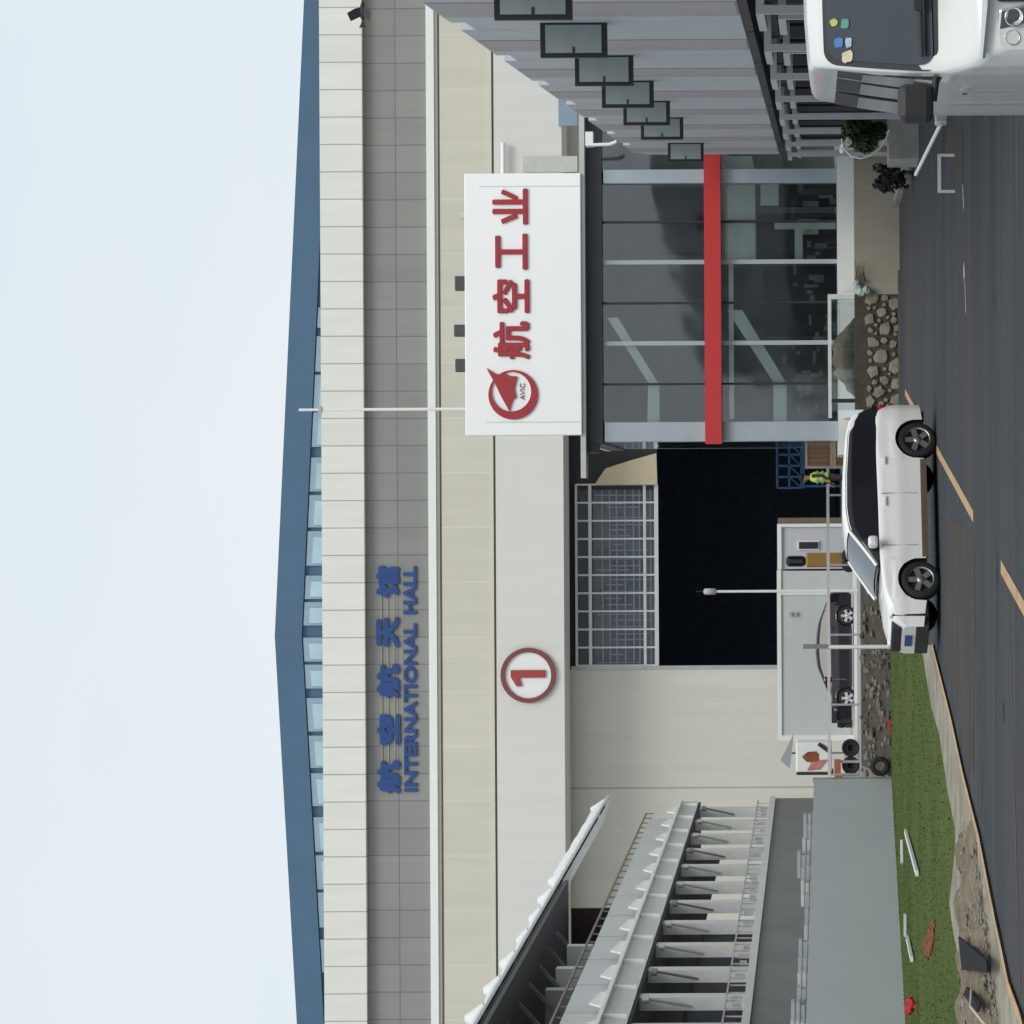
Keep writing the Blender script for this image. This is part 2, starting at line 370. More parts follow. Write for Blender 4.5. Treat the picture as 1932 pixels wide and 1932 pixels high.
DX0, DX1 = X(671, HD + 3.6), X(1092, HD) + 3.0
def zw(v): return CH + (HV - v) * (HD + 3.6) / F
MB().box(HX0, HX1, HD + .06, HD + 3, z_(1063), z_(935.1)).build('canopy', lm, hall)
# lower wall, set back under the canopy
WY = HD + 3.6
kw = WY / F
lw = panel_mat('lower_wall_panels', (.64, .62, .555), (.40, .39, .35), (1092 - 447) * kw, 60, -X(447, WY) + 645 * kw * 3, 40, .05, var=.02, streak=.05)
MB().box(HX0, DX0, WY, WY + .4, PZ, z_(1063) + .6).box(DX1, HX1, WY, WY + .4, PZ, z_(1063) + .6).box(HX0, HX1, WY + .0, WY + 1, z_(1063) + .6, z_(607) - .5).build('lower_wall', lw, hall)
MB().box(DX0, DX0 + .18, WY - .06, WY + .1, PZ, z_(1063)).build('door_frame', M_steel, hall)
# dark interior behind the open doorway
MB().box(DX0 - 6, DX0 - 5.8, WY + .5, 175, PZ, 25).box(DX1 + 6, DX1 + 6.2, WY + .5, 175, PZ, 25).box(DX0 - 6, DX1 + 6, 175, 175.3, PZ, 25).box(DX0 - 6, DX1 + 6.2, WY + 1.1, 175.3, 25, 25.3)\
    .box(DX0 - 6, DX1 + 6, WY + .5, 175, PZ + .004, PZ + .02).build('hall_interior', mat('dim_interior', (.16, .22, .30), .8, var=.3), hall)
# roof
RD = 137.0; rk = RD / F
def roofz(x, v0): return CH + (HV - v0) * rk - abs(x - X(737, RD)) * .0515
rx = X(737, RD)
m_ = MB()
xs = [HX0 - 3, rx, HX1 + 3]
fr_ = [(x, RD, roofz(x, 517)) for x in xs] + [(x, RD, roofz(x, 568)) for x in reversed(xs)]
m_.prism(fr_, (0, 80, 0))
M_blue = mat('blue_roof_sheet', (.055, .125, .21), .45, var=.08, vs_=.5)
m_.build('roof', M_blue, hall)
MB().box(HX0 - 3, HX1 + 3, RD + 1.0, RD + 70, 20, 20.3).add([(HX0, RD + .2, z_(620)), (HX1, RD + .2, z_(620)), (HX1, RD + .2, roofz(HX1, 567)), (rx, RD + .2, roofz(rx, 567)), (HX0, RD + .2, roofz(HX0, 567))], [(0, 1, 2, 3, 4)]).build('gable_wall', M_blue, hall)
wy = [(629, 696), (702, 765), (773, 838), (858, 922), (929, 990), (997, 1062), (1081, 1125), (1131, 1175), (1198, 1243), (1249, 1294), (1312, 1375), (1383, 1444), (1454, 1516), (1537, 1602), (1609, 1673), (1679, 1745), (1768, 1830), (575, 613)]
M_clw = mat('clerestory_glass', (.40, .56, .64), .2, var=.12, vs_=.6, spec=.5)
M_clf = mat('clerestory_frame', (.27, .37, .45), .5)
for i, (y0, y1) in enumerate(wy):
    x0, x1 = X(1932 - y1, RD), X(1932 - y0, RD)
    zt0, zt1 = roofz(x0, 570), roofz(x1, 570); zb = z_(617) + .2
    if min(zt0, zt1) < zb + .15: continue
    f = MB().prism([(x0, RD + .05, zb - .6), (x1, RD + .05, zb - .6), (x1, RD + .05, zt1), (x0, RD + .05, zt0)], (0, .1, 0)).build('clerestory_window', M_clf, hall)
    g = .3
    if min(zt0, zt1) - g > zb:
        MB().prism([(x0 + .12, RD + .0, zb - .55), (x1 - .3, RD + .0, zb - .55), (x1 - .3, RD + .0, zt1 - g), (x0 + .12, RD + .0, zt0 - g)], (0, .045, 0)).build('pane', M_clw, f)
    if i == 9:
        MB().box(x0 + .35, x1 - .75, RD - .06, RD - .01, zb - .5, zb + .55).build('opened_vent', M_dark, f)
# details on the right of the wall
MB().box(X(1697, HD), X(1746, HD), HD - .05, HD + .05, z_(1093), z_(1058)).build('small_window', mat('blue_grey_pane', (.22, .30, .37), .2), hall)
MB().box(X(1610, HD), X(1640, HD), HD - .03, HD + .05, z_(1093), z_(990)).build('wall_patch', mat('patch_paint', (.50, .52, .48), .7), hall)
o = MB().tube((X(1598, HD), HD - .25, z_(954)), (X(1664, HD), HD - .25, z_(954)), .12).build('tube_light', M_white)
tag(o, 'long white tube light fixed to the hall wall right of the billboard', 'wall light')
# gridded glazing above the doorway
GV0, GV1 = 1085, 1240
grid_t = thing('glazed_transom', (X(846, WY), WY, zw(1240)), 'wide transom of small panes in pale frames above the dark doorway', 'window wall')
gx0, gx1 = DX0 + .2, X(1020, WY)
M_frame = mat('pale_frame', (.62, .64, .63), .5, var=.05)
MB().box(gx0, gx1, WY + .1, WY + .13, zw(1238), zw(1086)).build('glass', glass_mat('transom_glass', (.8, .82, .85), -.02), grid_t)
m_ = MB()
for v, w in ((1087, .12), (1113, .16), (1216, .14), (1238, .2)): m_.box(gx0, gx1, WY - .06, WY + .08, zw(v) - w / 2, zw(v) + w / 2)
for i in range(11):
    x = gx0 + (gx1 - gx0) * i / 10; m_.box(x - .045, x + .045, WY - .04, WY + .06, zw(1240), zw(1086))
m_.build('frame', M_frame, grid_t)
m_ = MB()
for i in range(26):
    x = gx0 + (gx1 - gx0) * (i + rs.uniform(.2, .8)) / 26; m_.box(x - .03, x + .03, WY + .3, WY + .36, zw(rs.uniform(1170, 1236)), zw(rs.uniform(1116, 1160)))
for v in (1135, 1149, 1162, 1178, 1194, 1205, 1226): m_.box(gx0, gx1, WY + .42, WY + .48, zw(v) - .04, zw(v) + .04)
m_.build('inner_lattice', mat('lattice_grey', (.78, .80, .79), .6, vs_=.9, col2=(.86, .80, .80)), grid_t)
MB().box(gx0, gx1, WY + .62, WY + .7, zw(1238), zw(1117)).build('blinds', mat('blind_grey', (.26, .265, .27), .8, vs_=.55, col2=(.52, .50, .50), scale=(2, 1, .6)), grid_t)
MB().box(gx0, gx1, WY + .8, WY + .9, zw(1116), zw(1086)).build('dark_top_lights', M_dark, grid_t)
o = MB().prism([P(1018, 1122, WY - .4), P(1018, 1240, WY - .4), P(1077, 1238, WY - .4), P(1062, 1185, WY - .4), P(1048, 1142, WY - .4)], (0, .3, 0)).build('sloping_panel', mat('tan_board', (.55, .47, .32), .8, var=.05), hall)
MB().box(X(1010, WY), X(1130, WY), WY + .05, WY + .3, zw(1240), zw(1063)).box(DX0, X(1120, HD), WY + .2, WY + .4, zw(1085), zw(1060)).build('door_header', mat('dark_header', (.035, .036, .04), .8), hall)

# blue lettering on the hall
M_sign = mat('blue_letters', (.010, .058, .215), .5, var=.06)
M_red = mat('red_letters', (.36, .03, .04), .55, var=.06)
def glyph(ch, x0, x1, z0, z1, y, depth, m, parent, name='character', bold=0.0):
    c = bpy.data.curves.new('tmp', 'FONT'); c.body = ch; c.extrude = 0.5; c.resolution_u = 3
    t = bpy.data.objects.new('tmp', c); COL.objects.link(t); bpy.context.view_layer.update()
    me = bpy.data.meshes.new_from_object(t.evaluated_get(bpy.context.evaluated_depsgraph_get()))
    bpy.data.objects.remove(t); bpy.data.curves.remove(c)
    xs_ = [v.co.x for v in me.vertices]; ys_ = [v.co.y for v in me.vertices]
    a0, a1, b0, b1 = min(xs_), max(xs_), min(ys_), max(ys_)
    d = bold * (z1 - z0); V_, F_ = [], []
    offs = [(0, 0), (-d, 0), (d, 0), (0, -d), (0, d), (-d * .7, -d * .7), (d * .7, d * .7), (d * .7, -d * .7), (-d * .7, d * .7)] if d else [(0, 0)]
    for q, (ox, oz) in enumerate(offs):
        o0 = len(V_)
        for v in me.vertices:
            V_.append(Vector((x0 + d + ox + (v.co.x - a0) / (a1 - a0) * (x1 - x0 - 2 * d), y - (depth - .0022 * q) * (v.co.z + .5), z0 + d + oz + (v.co.y - b0) / (b1 - b0) * (z1 - z0 - 2 * d))) - parent.location)
        F_ += [tuple(i + o0 for i in p.vertices) for p in me.polygons]
    m2 = bpy.data.meshes.new(name); m2.from_pydata(V_, [], F_); m2.materials.append(m)
    bpy.data.meshes.remove(me)
    o = bpy.data.objects.new(name, m2); COL.objects.link(o); o.parent = parent; return o
sg = thing('hall_lettering', (X(654, HD), HD + .2, z_(787)), 'large blue lettering of the hall name mounted on the grey wall band', 'sign')
SY = HD + .37
def X_(U): return (U - CU) * k
for ch, (y0, y1) in zip('航空航天馆', ((1431, 1494), (1344, 1402), (1249, 1314), (1160, 1218), (1063, 1124))):
    glyph(ch, X_(1932 - y1), X_(1932 - y0), z_(751), z_(706.5), SY, .1, M_sign, sg, bold=.07)
glyph('INTERNATIONAL', X_(1932 - 1491), X_(1932 - 1172), z_(783.5), z_(757.5), SY, .1, M_sign, sg, 'english_word', bold=.06)
glyph('HALL', X_(1932 - 1155), X_(1932 - 1064), z_(783.5), z_(757.5), SY, .1, M_sign, sg, 'english_word', bold=.06)
m_ = MB()
for v in (716, 728, 740, 756): m_.box(X_(441), X_(868), SY + .005, SY + .04, z_(v) - .03, z_(v) + .03)
m_.build('mounting_rails', mat('tan_rail', (.31, .295, .25), .6), sg)
# circled number one
one = thing('number_sign', (X_(661), HD, z_(1047)), 'round white sign with a dark red ring and the number 1', 'sign')
cx, cz = X_(661), z_(995)
m_ = MB(); m_.lathe([(0, -.02), (44 * k, -.02), (44 * k, .04)], (cx, HD, cz), 'y', 48, False).build('disc', M_white, one)
MB().lathe([(43.5 * k, .0), (43.5 * k, -.12), (52 * k, -.12), (52 * k, .05)], (cx, HD, cz), 'y', 48, False).build('ring', mat('maroon_paint', (.19, .05, .048), .6), one)
def zz(px, py): return (X_(661 - (py - 1085) * .0635 * 1.554 * .639 / .639 * .639 / .639 if False else 661 - (py - 1090) * .0992), HD - .12, z_(995 + (px - 1020) * .0992))
MB().prism([zz(*p) for p in ((690, 990), (1350, 990), (1350, 1135), (850, 1135), (905, 1290), (800, 1300), (690, 1120))], (0, .08, 0)).build('digit', mat('red_digit', (.33, .045, .045), .6), one)

# ================================================================== GLASS PAVILION WITH BILLBOARD
GD = 74.0; gk = GD / F
def gx(u): return (u - CU) * gk
def gz(v): return CH + (HV - v - ROLL * (1360 - CU)) * gk       # levelled at the pavilion's middle
pav = thing('glass_pavilion', (gx(1360), GD, PZ), 'two storey glass pavilion with a red band, grey corner posts and flat dark roof', 'building')
M_post = mat('blue_grey_post', (.38, .43, .475), .45, var=.05)
M_pg = glass_mat('pavilion_glass', (.93, .96, .95), .03, .07, .10)
X0, X1 = gx(1100), gx(1632)
BY = GD + 8
MB().box(X0 - .4, X1 + 2, GD - .25, BY + 1, PZ, gz(1580)).build('plinth', mat('white_plinth', (.72, .73, .70), .7, var=.1, vs_=.9), pav)
for u0, u1 in ((1100, 1137), (1587, 1613)):
    MB().box(gx(u0), gx(u1), GD - .1, GD + .35, gz(1580), gz(1140)).build('post', M_post, pav, bevel=.02)
MB().box(X1 + 1.6, X1 + 2, BY - .3, BY, gz(1580), gz(1140)).box(X0, X0 + .4, BY - .3, BY, gz(1580), gz(1140)).build('rear_posts', M_post, pav)
for u in (1209, 1286, 1362, 1439, 1515):
    lite = u in (1286, 1439)
    w = .06 if lite else .03
    MB().box(gx(u) - w, gx(u) + w, GD + .02, GD + .14, gz(1580), gz(1137)).build('mullion', M_post if lite else M_darkplast, pav)
ed = [1137, 1209, 1286, 1362, 1439, 1515, 1587]
for a, b in zip(ed, ed[1:]):
    MB().box(gx(a), gx(b), GD + .07, GD + .085, gz(1580), gz(1362)).build('pane', M_pg, pav)
    MB().box(gx(a), gx(b), GD + .07, GD + .085, gz(1330), gz(1137)).build('pane', M_pg, pav)
MB().box(gx(1613), X1 + 2, GD + .07, GD + .085, gz(1580), gz(1137)).build('pane', M_pg, pav)
MB().box(X0, X0 + .02, GD + .4, BY - .3, gz(1580), gz(1137)).build('side_pane', M_pg, pav)
M_redband = mat('red_band', (.55, .035, .035), .45, var=.04)
MB().box(gx(1095), gx(1640), GD - .34, GD - .11, gz(1361), gz(1330)).build('red_band', M_redband, pav)
MB().box(X0 + .1, X1 + 2, GD + .2, BY, gz(1361), gz(1338)).build('floor_slab', mat('slab_grey', (.2, .21, .2), .8), pav)
M_in = mat('interior_grey', (.05, .058, .062), .8, vs_=.28, col2=(.19, .20, .20), detail=4)
M_mint = mat('mint_board', (.68, .76, .70), .7, var=.08, vs_=1)
MB().box(X0 + .1, X1 + 2, BY - .2, BY - .05, gz(1580), gz(1137)).build('back_wall', M_in, pav)
MB().box(X0 - .05, X1 + 2.2, GD - .1, BY, gz(1137) + .005, gz(1107)).box(gx(1080), X0 - .055, GD - .1, GD + 1, gz(1125), gz(1108)).build('roof_fascia', mat('dark_fascia', (.045, .045, .055), .6, var=.15), pav)
MB().box(gx(1096), gx(1720), GD - .5, BY + .5, gz(1106.8), gz(1097)).box(gx(1032), gx(1095.9), GD - .5, GD + .2, gz(1106.8), gz(1097)).build('roof_edge', mat('pale_roof_edge', (.48, .50, .50), .6), pav)
m_ = MB()
def pq(pts, dy, d): return [(gx(u) * (GD + dy) / GD, GD + dy, CH + (HV - v - ROLL * 394) * (GD + dy) / F) for u, v in pts]
for pts in ([(1137, 1220), (1137, 1243), (1207, 1243), (1212, 1240), (1335, 1165), (1335, 1145), (1212, 1222)], [(1137, 1458), (1137, 1483), (1207, 1483), (1214, 1480), (1348, 1400), (1348, 1372), (1212, 1458)]):
    m_.prism(pq(pts, .25, 0), (0, .3, 0))
m_.build('stair_stringers', M_mint, pav)
m_ = MB()
for u0, u1, v0, v1 in ((1518, 1585, 1368, 1426), (1443, 1512, 1368, 1426), (1545, 1585, 1436, 1470), (1142, 1440, 1375, 1384), (1440, 1500, 1500, 1515), (1500, 1512, 1462, 1578)):
    a = pq([(u0, v1), (u1, v1), (u1, v0), (u0, v0)], .3, 0); m_.prism(a, (0, .08, 0))
m_.prism(pq([(1613, 1368), (1638, 1368), (1638, 1420), (1613, 1425)], .7, 0), (0, .05, 0))
m_.build('display_boards', M_mint, pav)
m_ = MB()
m_.prism(pq([(1490, 1545), (1518, 1545), (1518, 1508), (1490, 1508)], 1.1, 0), (0, .05, 0))
m_.build('poster', mat('pale_poster', (.50, .55, .50), .7), pav)
m_ = MB()
for u0, u1, v0, v1, dy in ((1440, 1530, 1430, 1580, 3), (1545, 1586, 1470, 1580, 2.2), (1142, 1280, 1500, 1580, 3), (1300, 1430, 1440, 1580, 4), (1470, 1500, 1540, 1580, 1.5), (1455, 1580, 1190, 1330, 3.5), (1370, 1430, 1250, 1330, 3)):
    a = pq([(u0, v1), (u1, v1), (u1, v0), (u0, v0)], dy, 0); m_.prism(a, (0, .5, 0))
m_.build('interior_partitions', mat('dark_partition', (.02, .024, .028), .6, var=.3), pav)
m_ = MB()
for i in range(16):
    u, v = rs.uniform(1142, 1430), rs.uniform(1440, 1575); w, h = rs.uniform(4, 22), rs.uniform(3, 12)
    m_.prism(pq([(u, v + h), (u + w, v + h), (u + w, v), (u, v)], rs.uniform(1.8, 2.6), 0), (0, .2, 0))
for i in range(26):
    u, v = rs.uniform(1142, 1580), rs.uniform(1500, 1576); w, h = rs.uniform(3, 12), rs.uniform(6, 30); h = min(h, 1578 - v)
    m_.prism(pq([(u, v + h), (u + w, v + h), (u + w, v), (u, v)], rs.uniform(.8, 2.6), 0), (0, .2, 0))
m_.build('exhibits', mat('exhibit_grey', (.10, .11, .11), .6, vs_=1.5, col2=(.28, .28, .27)), pav)

BD = 73.4; bk = BD / F
bb = thing('billboard', (X(1361, BD), BD, CH + (HV - 1099) * bk), 'white rooftop billboard with red characters and a round red emblem', 'billboard')
def bz(v): return CH + (HV - v - ROLL * 394) * bk
def bx(u): return (u - CU) * bk - ROLL * 0
bx0, bx1 = bx(1114), bx(1608)
M_bb = mat('billboard_white', (.93, .94, .94), .6, var=.01)
MB().box(bx0, bx1, BD, BD + .45, bz(1096.5), bz(877)).build('panel', M_bb, bb, bevel=.02)
m_ = MB(); m_.box(bx0 + .35, bx0 + .37, BD - .012, BD - .002, bz(1094), bz(915)).box(bx1 - .37, bx1 - .35, BD - .012, BD - .002, bz(1094), bz(905)); m_.build('panel_seams', mat('seam_grey', (.62, .63, .62), .7), bb)
MB().box(bx0 + .4, bx0 + .5, BD + .46, BD + 2, bz(1096), bz(1000)).box(bx1 - .5, bx1 - .4, BD + .46, BD + 2, bz(1096), bz(1000)).build('rear_brace', M_steel, bb)
for ch, (y0, y1, v0, v1) in zip('航空工业', ((603, 675, 930, 1000), (524, 588, 929, 999), (438, 506, 935, 996), (353, 421, 930, 997))):
    glyph(ch, bx(1932 - y1), bx(1932 - y0), bz(v1), bz(v0), BD - .003, .05, M_red, bb, bold=.03)
# emblem: crescent ring with a dart
def ez(zx, zy): return (bx(1932 - (255.6 + .3307 * zy)), 0, bz(830.8 + .3307 * zx))
c0 = Vector(ez(413, 1470)); ro = 141 * .3307 * bk
n = 48; mo = []; mi = []
c1 = Vector(ez(403, 1452)); ri = 113 * .3307 * bk
for i in range(n):
    a = 2 * math.pi * i / n; dv = Vector((math.cos(a), 0, math.sin(a)))
    mo.append(c0 + dv * ro); mi.append(c1 + dv * ri)
rows = []
for off, ring in ((BD - .003, mi), (BD - .05, mi), (BD - .05, mo), (BD - .003, mo)): rows.append([(p.x, off, p.z) for p in ring])
MB().grid(rows, False, True).build('emblem_ring', M_red, bb)
pts = [(262, 1318), (318, 1352), (345, 1353), (352, 1340), (395, 1362), (437, 1366), (420, 1440), (432, 1485), (412, 1497), (390, 1562), (345, 1480), (310, 1405)]
MB().prism([(ez(*p)[0], BD - .052, ez(*p)[2]) for p in pts], (0, .048, 0)).build('emblem_dart', M_red, bb)
a, b = ez(478, 1500), ez(450, 1405)
glyph('AVIC', a[0], b[0], a[2], b[2], BD - .003, .03, mat('grey_red_letter', (.35, .18, .2), .6), bb, 'emblem_text', bold=.0)
# lamps along the billboard's top edge
def topfit(u0, u1, v0, label, shape):
    D = BD + .3; x0, x1 = (u0 - CU) * bk, (u1 - CU) * bk; zt, zb = bz(v0), bz(877)
    t = thing('floodlight', ((x0 + x1) / 2, D, zb), label, 'floodlight', group='floodlights on top of the billboard')
    if shape == 'round': MB().lathe([(0, -.05), ((x1 - x0) / 2, -.05), ((x1 - x0) / 2, .1), (0, .1)], ((x0 + x1) / 2, D, zb + .05), 'y', 16).build('housing', mat('floodlight_pale', (.45, .45, .40), .5), t)
    else: MB().box(x0, x1, D, D + .2, zb + .02, zt).build('housing', mat('floodlight_dark', (.05, .055, .05), .5), t, bevel=.03)
    MB().box((x0 + x1) / 2 - .03, (x0 + x1) / 2 + .03, D + .02, D + .08, zb - .1, zb + .05).build('bracket', M_steel, t)
topfit(1235, 1260, 855, 'dark square floodlight on the billboard top, leftmost of the three dark ones', 'sq')
topfit(1302, 1325, 853, 'dark square floodlight on the billboard top, middle of the three dark ones', 'sq')
topfit(1389, 1417, 855, 'slim dark floodlight on the billboard top, rightmost of the three dark ones', 'sq')
topfit(1522, 1542, 866, 'pale round floodlight peeking over the billboard top', 'round')

# slender roof-high mast and lamp mast
mast = thing('lamp_mast', (X(1164, 100), 100, PZ), 'very tall thin white mast rising behind the billboard against the hall', 'mast')
MB().tube((X(1164, 100), 100, PZ), (X(1164, 100), 100, Z(565, 100)), .085, .05).build('pole', M_white, mast)
MB().box(X(1164, 100) - .12, X(1164, 100) + .12, 99.9, 100.1, Z(608, 100), Z(602, 100)).build('bracket', M_steel, mast)

# ================================================================== TENT CABINS AND THINGS ON THE APRON
TD = 91.0; tk = TD / F
def tx(u): return (u - CU) * tk
def tz(v): return CH + (HV - v) * tk
tent = thing('white_cabin', (tx(695), TD, PZ), 'long white flat-roofed exhibition cabin behind the black sedan', 'cabin')
MB().box(tx(537), tx(855), TD, TD + 3, PZ + .18, tz(1467)).build('wall', mat('cabin_panel', (.52, .56, .56), .6, var=.03), tent)
MB().box(tx(535), tx(545), TD - .06, TD - .002, PZ, tz(1465)).box(tx(545), tx(857), TD - .06, TD - .002, tz(1473), tz(1465)).box(tx(810), tx(820), TD - .05, TD - .002, PZ + .2, tz(1473)).build('frame', M_white, tent)
MB().box(tx(535), tx(857), TD - 3.2, TD - .08, PZ, PZ + .1).build('floor_deck', M_white, tent)
MB().box(tx(770), tx(777), TD - .1, TD - .01, tz(1494), tz(1488)).box(tx(770), tx(777), TD - .1, TD - .01, tz(1503), tz(1498)).build('wall_lamp', M_steel, tent)
cab = thing('site_cabin', (tx(900), TD, PZ), 'smaller white cabin with one dark slot window beside the doorway', 'cabin')
MB().box(tx(858.5), tx(942), TD + .2, TD + 3, PZ, tz(1468)).build('wall', mat('cabin_grey_panel', (.50, .52, .56), .6, var=.03), cab)
MB().box(tx(858), tx(944), TD + .1, TD + .19, tz(1474), tz(1466)).box(tx(938), tx(944), TD + .1, TD + .19, PZ, tz(1474.2)).build('frame', M_white, cab)
w = MB().box(tx(894), tx(912), TD + .14, TD + .19, tz(1545), tz(1504)).build('window', M_white, cab)
MB().box(tx(896.5), tx(909.5), TD + .11, TD + .135, tz(1543), tz(1507)).build('pane', M_carglass, w)
MB().box(tx(944.5), tx(955), TD + .5, TD + 1.2, PZ, tz(1467)).build('brown_side', mat('brown_strip', (.16, .13, .09), .8), cab)
# yellow-brown machine between cabins
dg_ = thing('forklift', (tx(876), TD - 2, PZ), 'small brown and dark machine parked against the cabin corner', 'machine')
kk = (TD - 2) / F
MB().box((862 - CU) * kk, (889 - CU) * kk, TD - 2.4, TD - 1.6, PZ + .35, CH + (HV - 1520) * kk).build('body', mat('ochre_paint', (.26, .15, .03), .5), dg_, bevel=.06)
MB().box((863 - CU) * kk, (884 - CU) * kk, TD - 2.3, TD - 1.7, CH + (HV - 1520) * kk + .003, CH + (HV - 1482) * kk).build('cabin', M_carglass, dg_, bevel=.12)
for du in (866, 884): MB().lathe([(0, 0), (.2, 0), (.24, .03), (.24, .17), (.2, .2), (0, .2)], ((du - CU) * kk, TD - 2.6, PZ + .25)).build('wheel', M_rubber, dg_)
# light mast in front of cabin
mt = thing('street_lamp', (X(817, 86), 86, PZ), 'thin white lamp post standing in front of the white cabin and dark doorway', 'lamp post')
xx = X(817, 86)
MB().tube((xx, 86, PZ), (xx, 86, Z(1335, 86)), .05, .04).build('pole', M_white, mt)
MB().lathe([(.03, 0), (.1, .02), (.1, .35), (.06, .4)], (xx, 86, Z(1350, 86)), 'z', 12).build('lamp_head', mat('lamp_mauve', (.5, .48, .52), .5), mt)
MB().tube((xx, 86, Z(1330, 86)), (xx, 86, Z(1312, 86)), .015).build('spike', M_darkplast, mt)
# advertising tricycle cart at left of the cabin
CDp = 84.0; ck = CDp / F
def cx_(u): return (u - CU) * ck
def cz_(v): return CH + (HV - v) * ck
cart = thing('advert_cart', (cx_(505), CDp, PZ), 'white cart with a brown and orange picture on its side beside the cabin', 'cart')
MB().box(cx_(474), cx_(531), CDp, CDp + 1.2, cz_(1567), cz_(1499)).build('body', M_white, cart, bevel=.05)
MB().box(cx_(470), cx_(475.5), CDp - .03, CDp + 1.1, cz_(1570), cz_(1500)).build('rear_trim', M_darkplast, cart)
c = (cx_(504), 0, cz_(1528)); rr2 = random.Random(4)
m_ = MB().prism([(c[0] + rr2.uniform(.75, 1.15) * .2 * math.cos(a * .52), CDp - .02, c[2] + rr2.uniform(.8, 1.2) * .26 * math.sin(a * .52)) for a in range(12)], (0, .015, 0)); m_.build('picture', mat('picture_brown', (.24, .07, .02), .6, var=.4, vs_=4), cart)
m_ = MB().prism([(cx_(478), CDp - .016, cz_(1520)), (cx_(498), CDp - .016, cz_(1530)), (cx_(499), CDp - .016, cz_(1560)), (cx_(480), CDp - .016, cz_(1545))], (0, .012, 0)); m_.build('picture_red', mat('picture_pink', (.48, .2, .17), .6, var=.3, vs_=5), cart)
MB().beam((cx_(529), CDp - .04, cz_(1542)), (cx_(513), CDp - .04, cz_(1564)), .06, .12).build('strap', M_darkplast, cart)
for u in (488, 521): MB().lathe([(.1, .02), (.2, .02), (.22, -.02), (.28, -.02), (.28, .12), (0, .14)], (cx_(u), CDp - .08, PZ + .28)).build('wheel', M_rubber, cart)
um = thing('grey_awning', (cx_(512), CDp + 1.6, PZ), 'pointed grey fabric awning on a pole above the white cart', 'awning')
q = [(cx_(474), CDp + 1.3, cz_(1487)), (cx_(474), CDp + 3, cz_(1487)), (cx_(534), CDp + 3, cz_(1494)), (cx_(534), CDp + 1.3, cz_(1494))]; ap = (cx_(486), CDp + 2.1, cz_(1468))
MB().add(q + [ap], [(0, 1, 4), (1, 2, 4), (2, 3, 4), (3, 0, 4), (0, 3, 2, 1)]).build('canopy', mat('grey_canvas', (.20, .22, .23), .8), um)
MB().tube((cx_(500), CDp + 2.1, PZ), (cx_(500), CDp + 2.1, cz_(1485)), .03).build('pole', M_steel, um)
bch = thing('orange_bench', (cx_(490), CDp - 1.2, PZ), 'low orange brown bench in front of the white cart', 'bench')
MB().box(cx_(468), cx_(505), CDp - 1.4, CDp - 1.0, cz_(1583), cz_(1571)).build('seat', mat('orange_brown', (.32, .12, .06), .6), bch)
for u in (472, 500): MB().box(cx_(u), cx_(u) + .06, CDp - 1.35, CDp - 1.05, PZ, cz_(1583)).build('leg', M_steel, bch)
# safety rail along the apron edge
rail = thing('handrail', (X(870, 80), 80.4, PZ), 'long thin pale handrail along the edge of the raised apron', 'railing')
MB().beam((-8.2, 80.75, 1.82), (XR + .2, 80.75, 1.82), .07, .09).build('top_rail', mat('pinkish_white', (.62, .58, .62), .5), rail)
for i in range(6):
    x = -8.0 + i * (XR + 8) / 5; MB().box(x - .03, x + .03, 80.72, 80.78, PZ, 1.78).build('post', M_steel, rail)
rail2 = thing('glass_balustrade', (X(1280, 69), 69, PZ), 'clear glass balustrade with pale top rail above the rubble wall', 'railing')
MB().beam((XR - .2, 68.9, 1.80), (XB + .05, 68.9, 1.80), .07, .09).build('top_rail', M_whited, rail2)
MB().box(XR, XB, 68.89, 68.905, PZ + .05, 1.74).build('pane', glass_mat('rail_glass', (.85, .9, .9), .08), rail2)
MB().box(XB - .05, XB + .08, 68.84, 68.96, PZ, 1.84).build('post', M_whited, rail2); MB().box(XR + .2, XR + .3, 68.84, 68.96, PZ, 1.76).build('post', M_darkplast, rail2)
# signpost at the nose of the SUV
sp = thing('white_signpost', (X(711, 70), 70, 0), 'slim white post with a small grey plate standing behind the SUV bonnet', 'post')
sxp = X(711, 70)
MB().tube((sxp, 70, 0), (sxp, 70, Z(1560, 70)), .055).build('pole', M_white, sp)
MB().box(sxp - .04, sxp + .08, 69.93, 70.0, Z(1560, 70), Z(1514, 70)).build('plate', mat('grey_plate', (.2, .22, .21), .6), sp)
# earth mound with cloth, plastic bag
mnd = []
for i in range(15):
    x = X(1185 + (1330 - 1185) * i / 14, 69.6); hgt = .62 * math.sin(math.pi * i / 14) ** .8
    mnd.append([(x, 69.15 + 1.0 * j / 6, PZ + .3 + (hgt * math.sin(math.pi * j / 6) * rb.uniform(.82, 1.1) + rb.uniform(-.04, .04) if 0 < j < 6 else -.1)) for j in range(7)])
S(MB().grid(mnd, False).build('soil_mound', M_earth))
sheet = MB().box(gx(1180), gx(1480), GD - 1.0, GD - .3, PZ, PZ + .02); 
bag = thing('plastic_bag', (X(1392, 67.6), 67.6, 1.15), 'crumpled pale green plastic bag with dry twigs on the beige wall top', 'bag')
m_ = MB()
for i in range(9): m_.rock((X(1392 + rs.uniform(-12, 10), 67.8), 67.85 + rs.uniform(-.05, .1), .92 + rs.uniform(-.15, .22)), rs.uniform(.07, .13), 50 + i, .9)
m_.build('bag_body', mat('green_white_plastic', (.25, .36, .33), .4, vs_=9, col2=(.62, .70, .66)), bag)
m_ = MB()
for i in range(10):
    p0 = Vector((X(1400, 67.8), 67.9, 1.05 + rs.uniform(-.2, .1))); m_.tube(p0, p0 + Vector((rs.uniform(.2, .6), rs.uniform(-.1, .1), rs.uniform(-.1, .12))), .012, .004, 5)
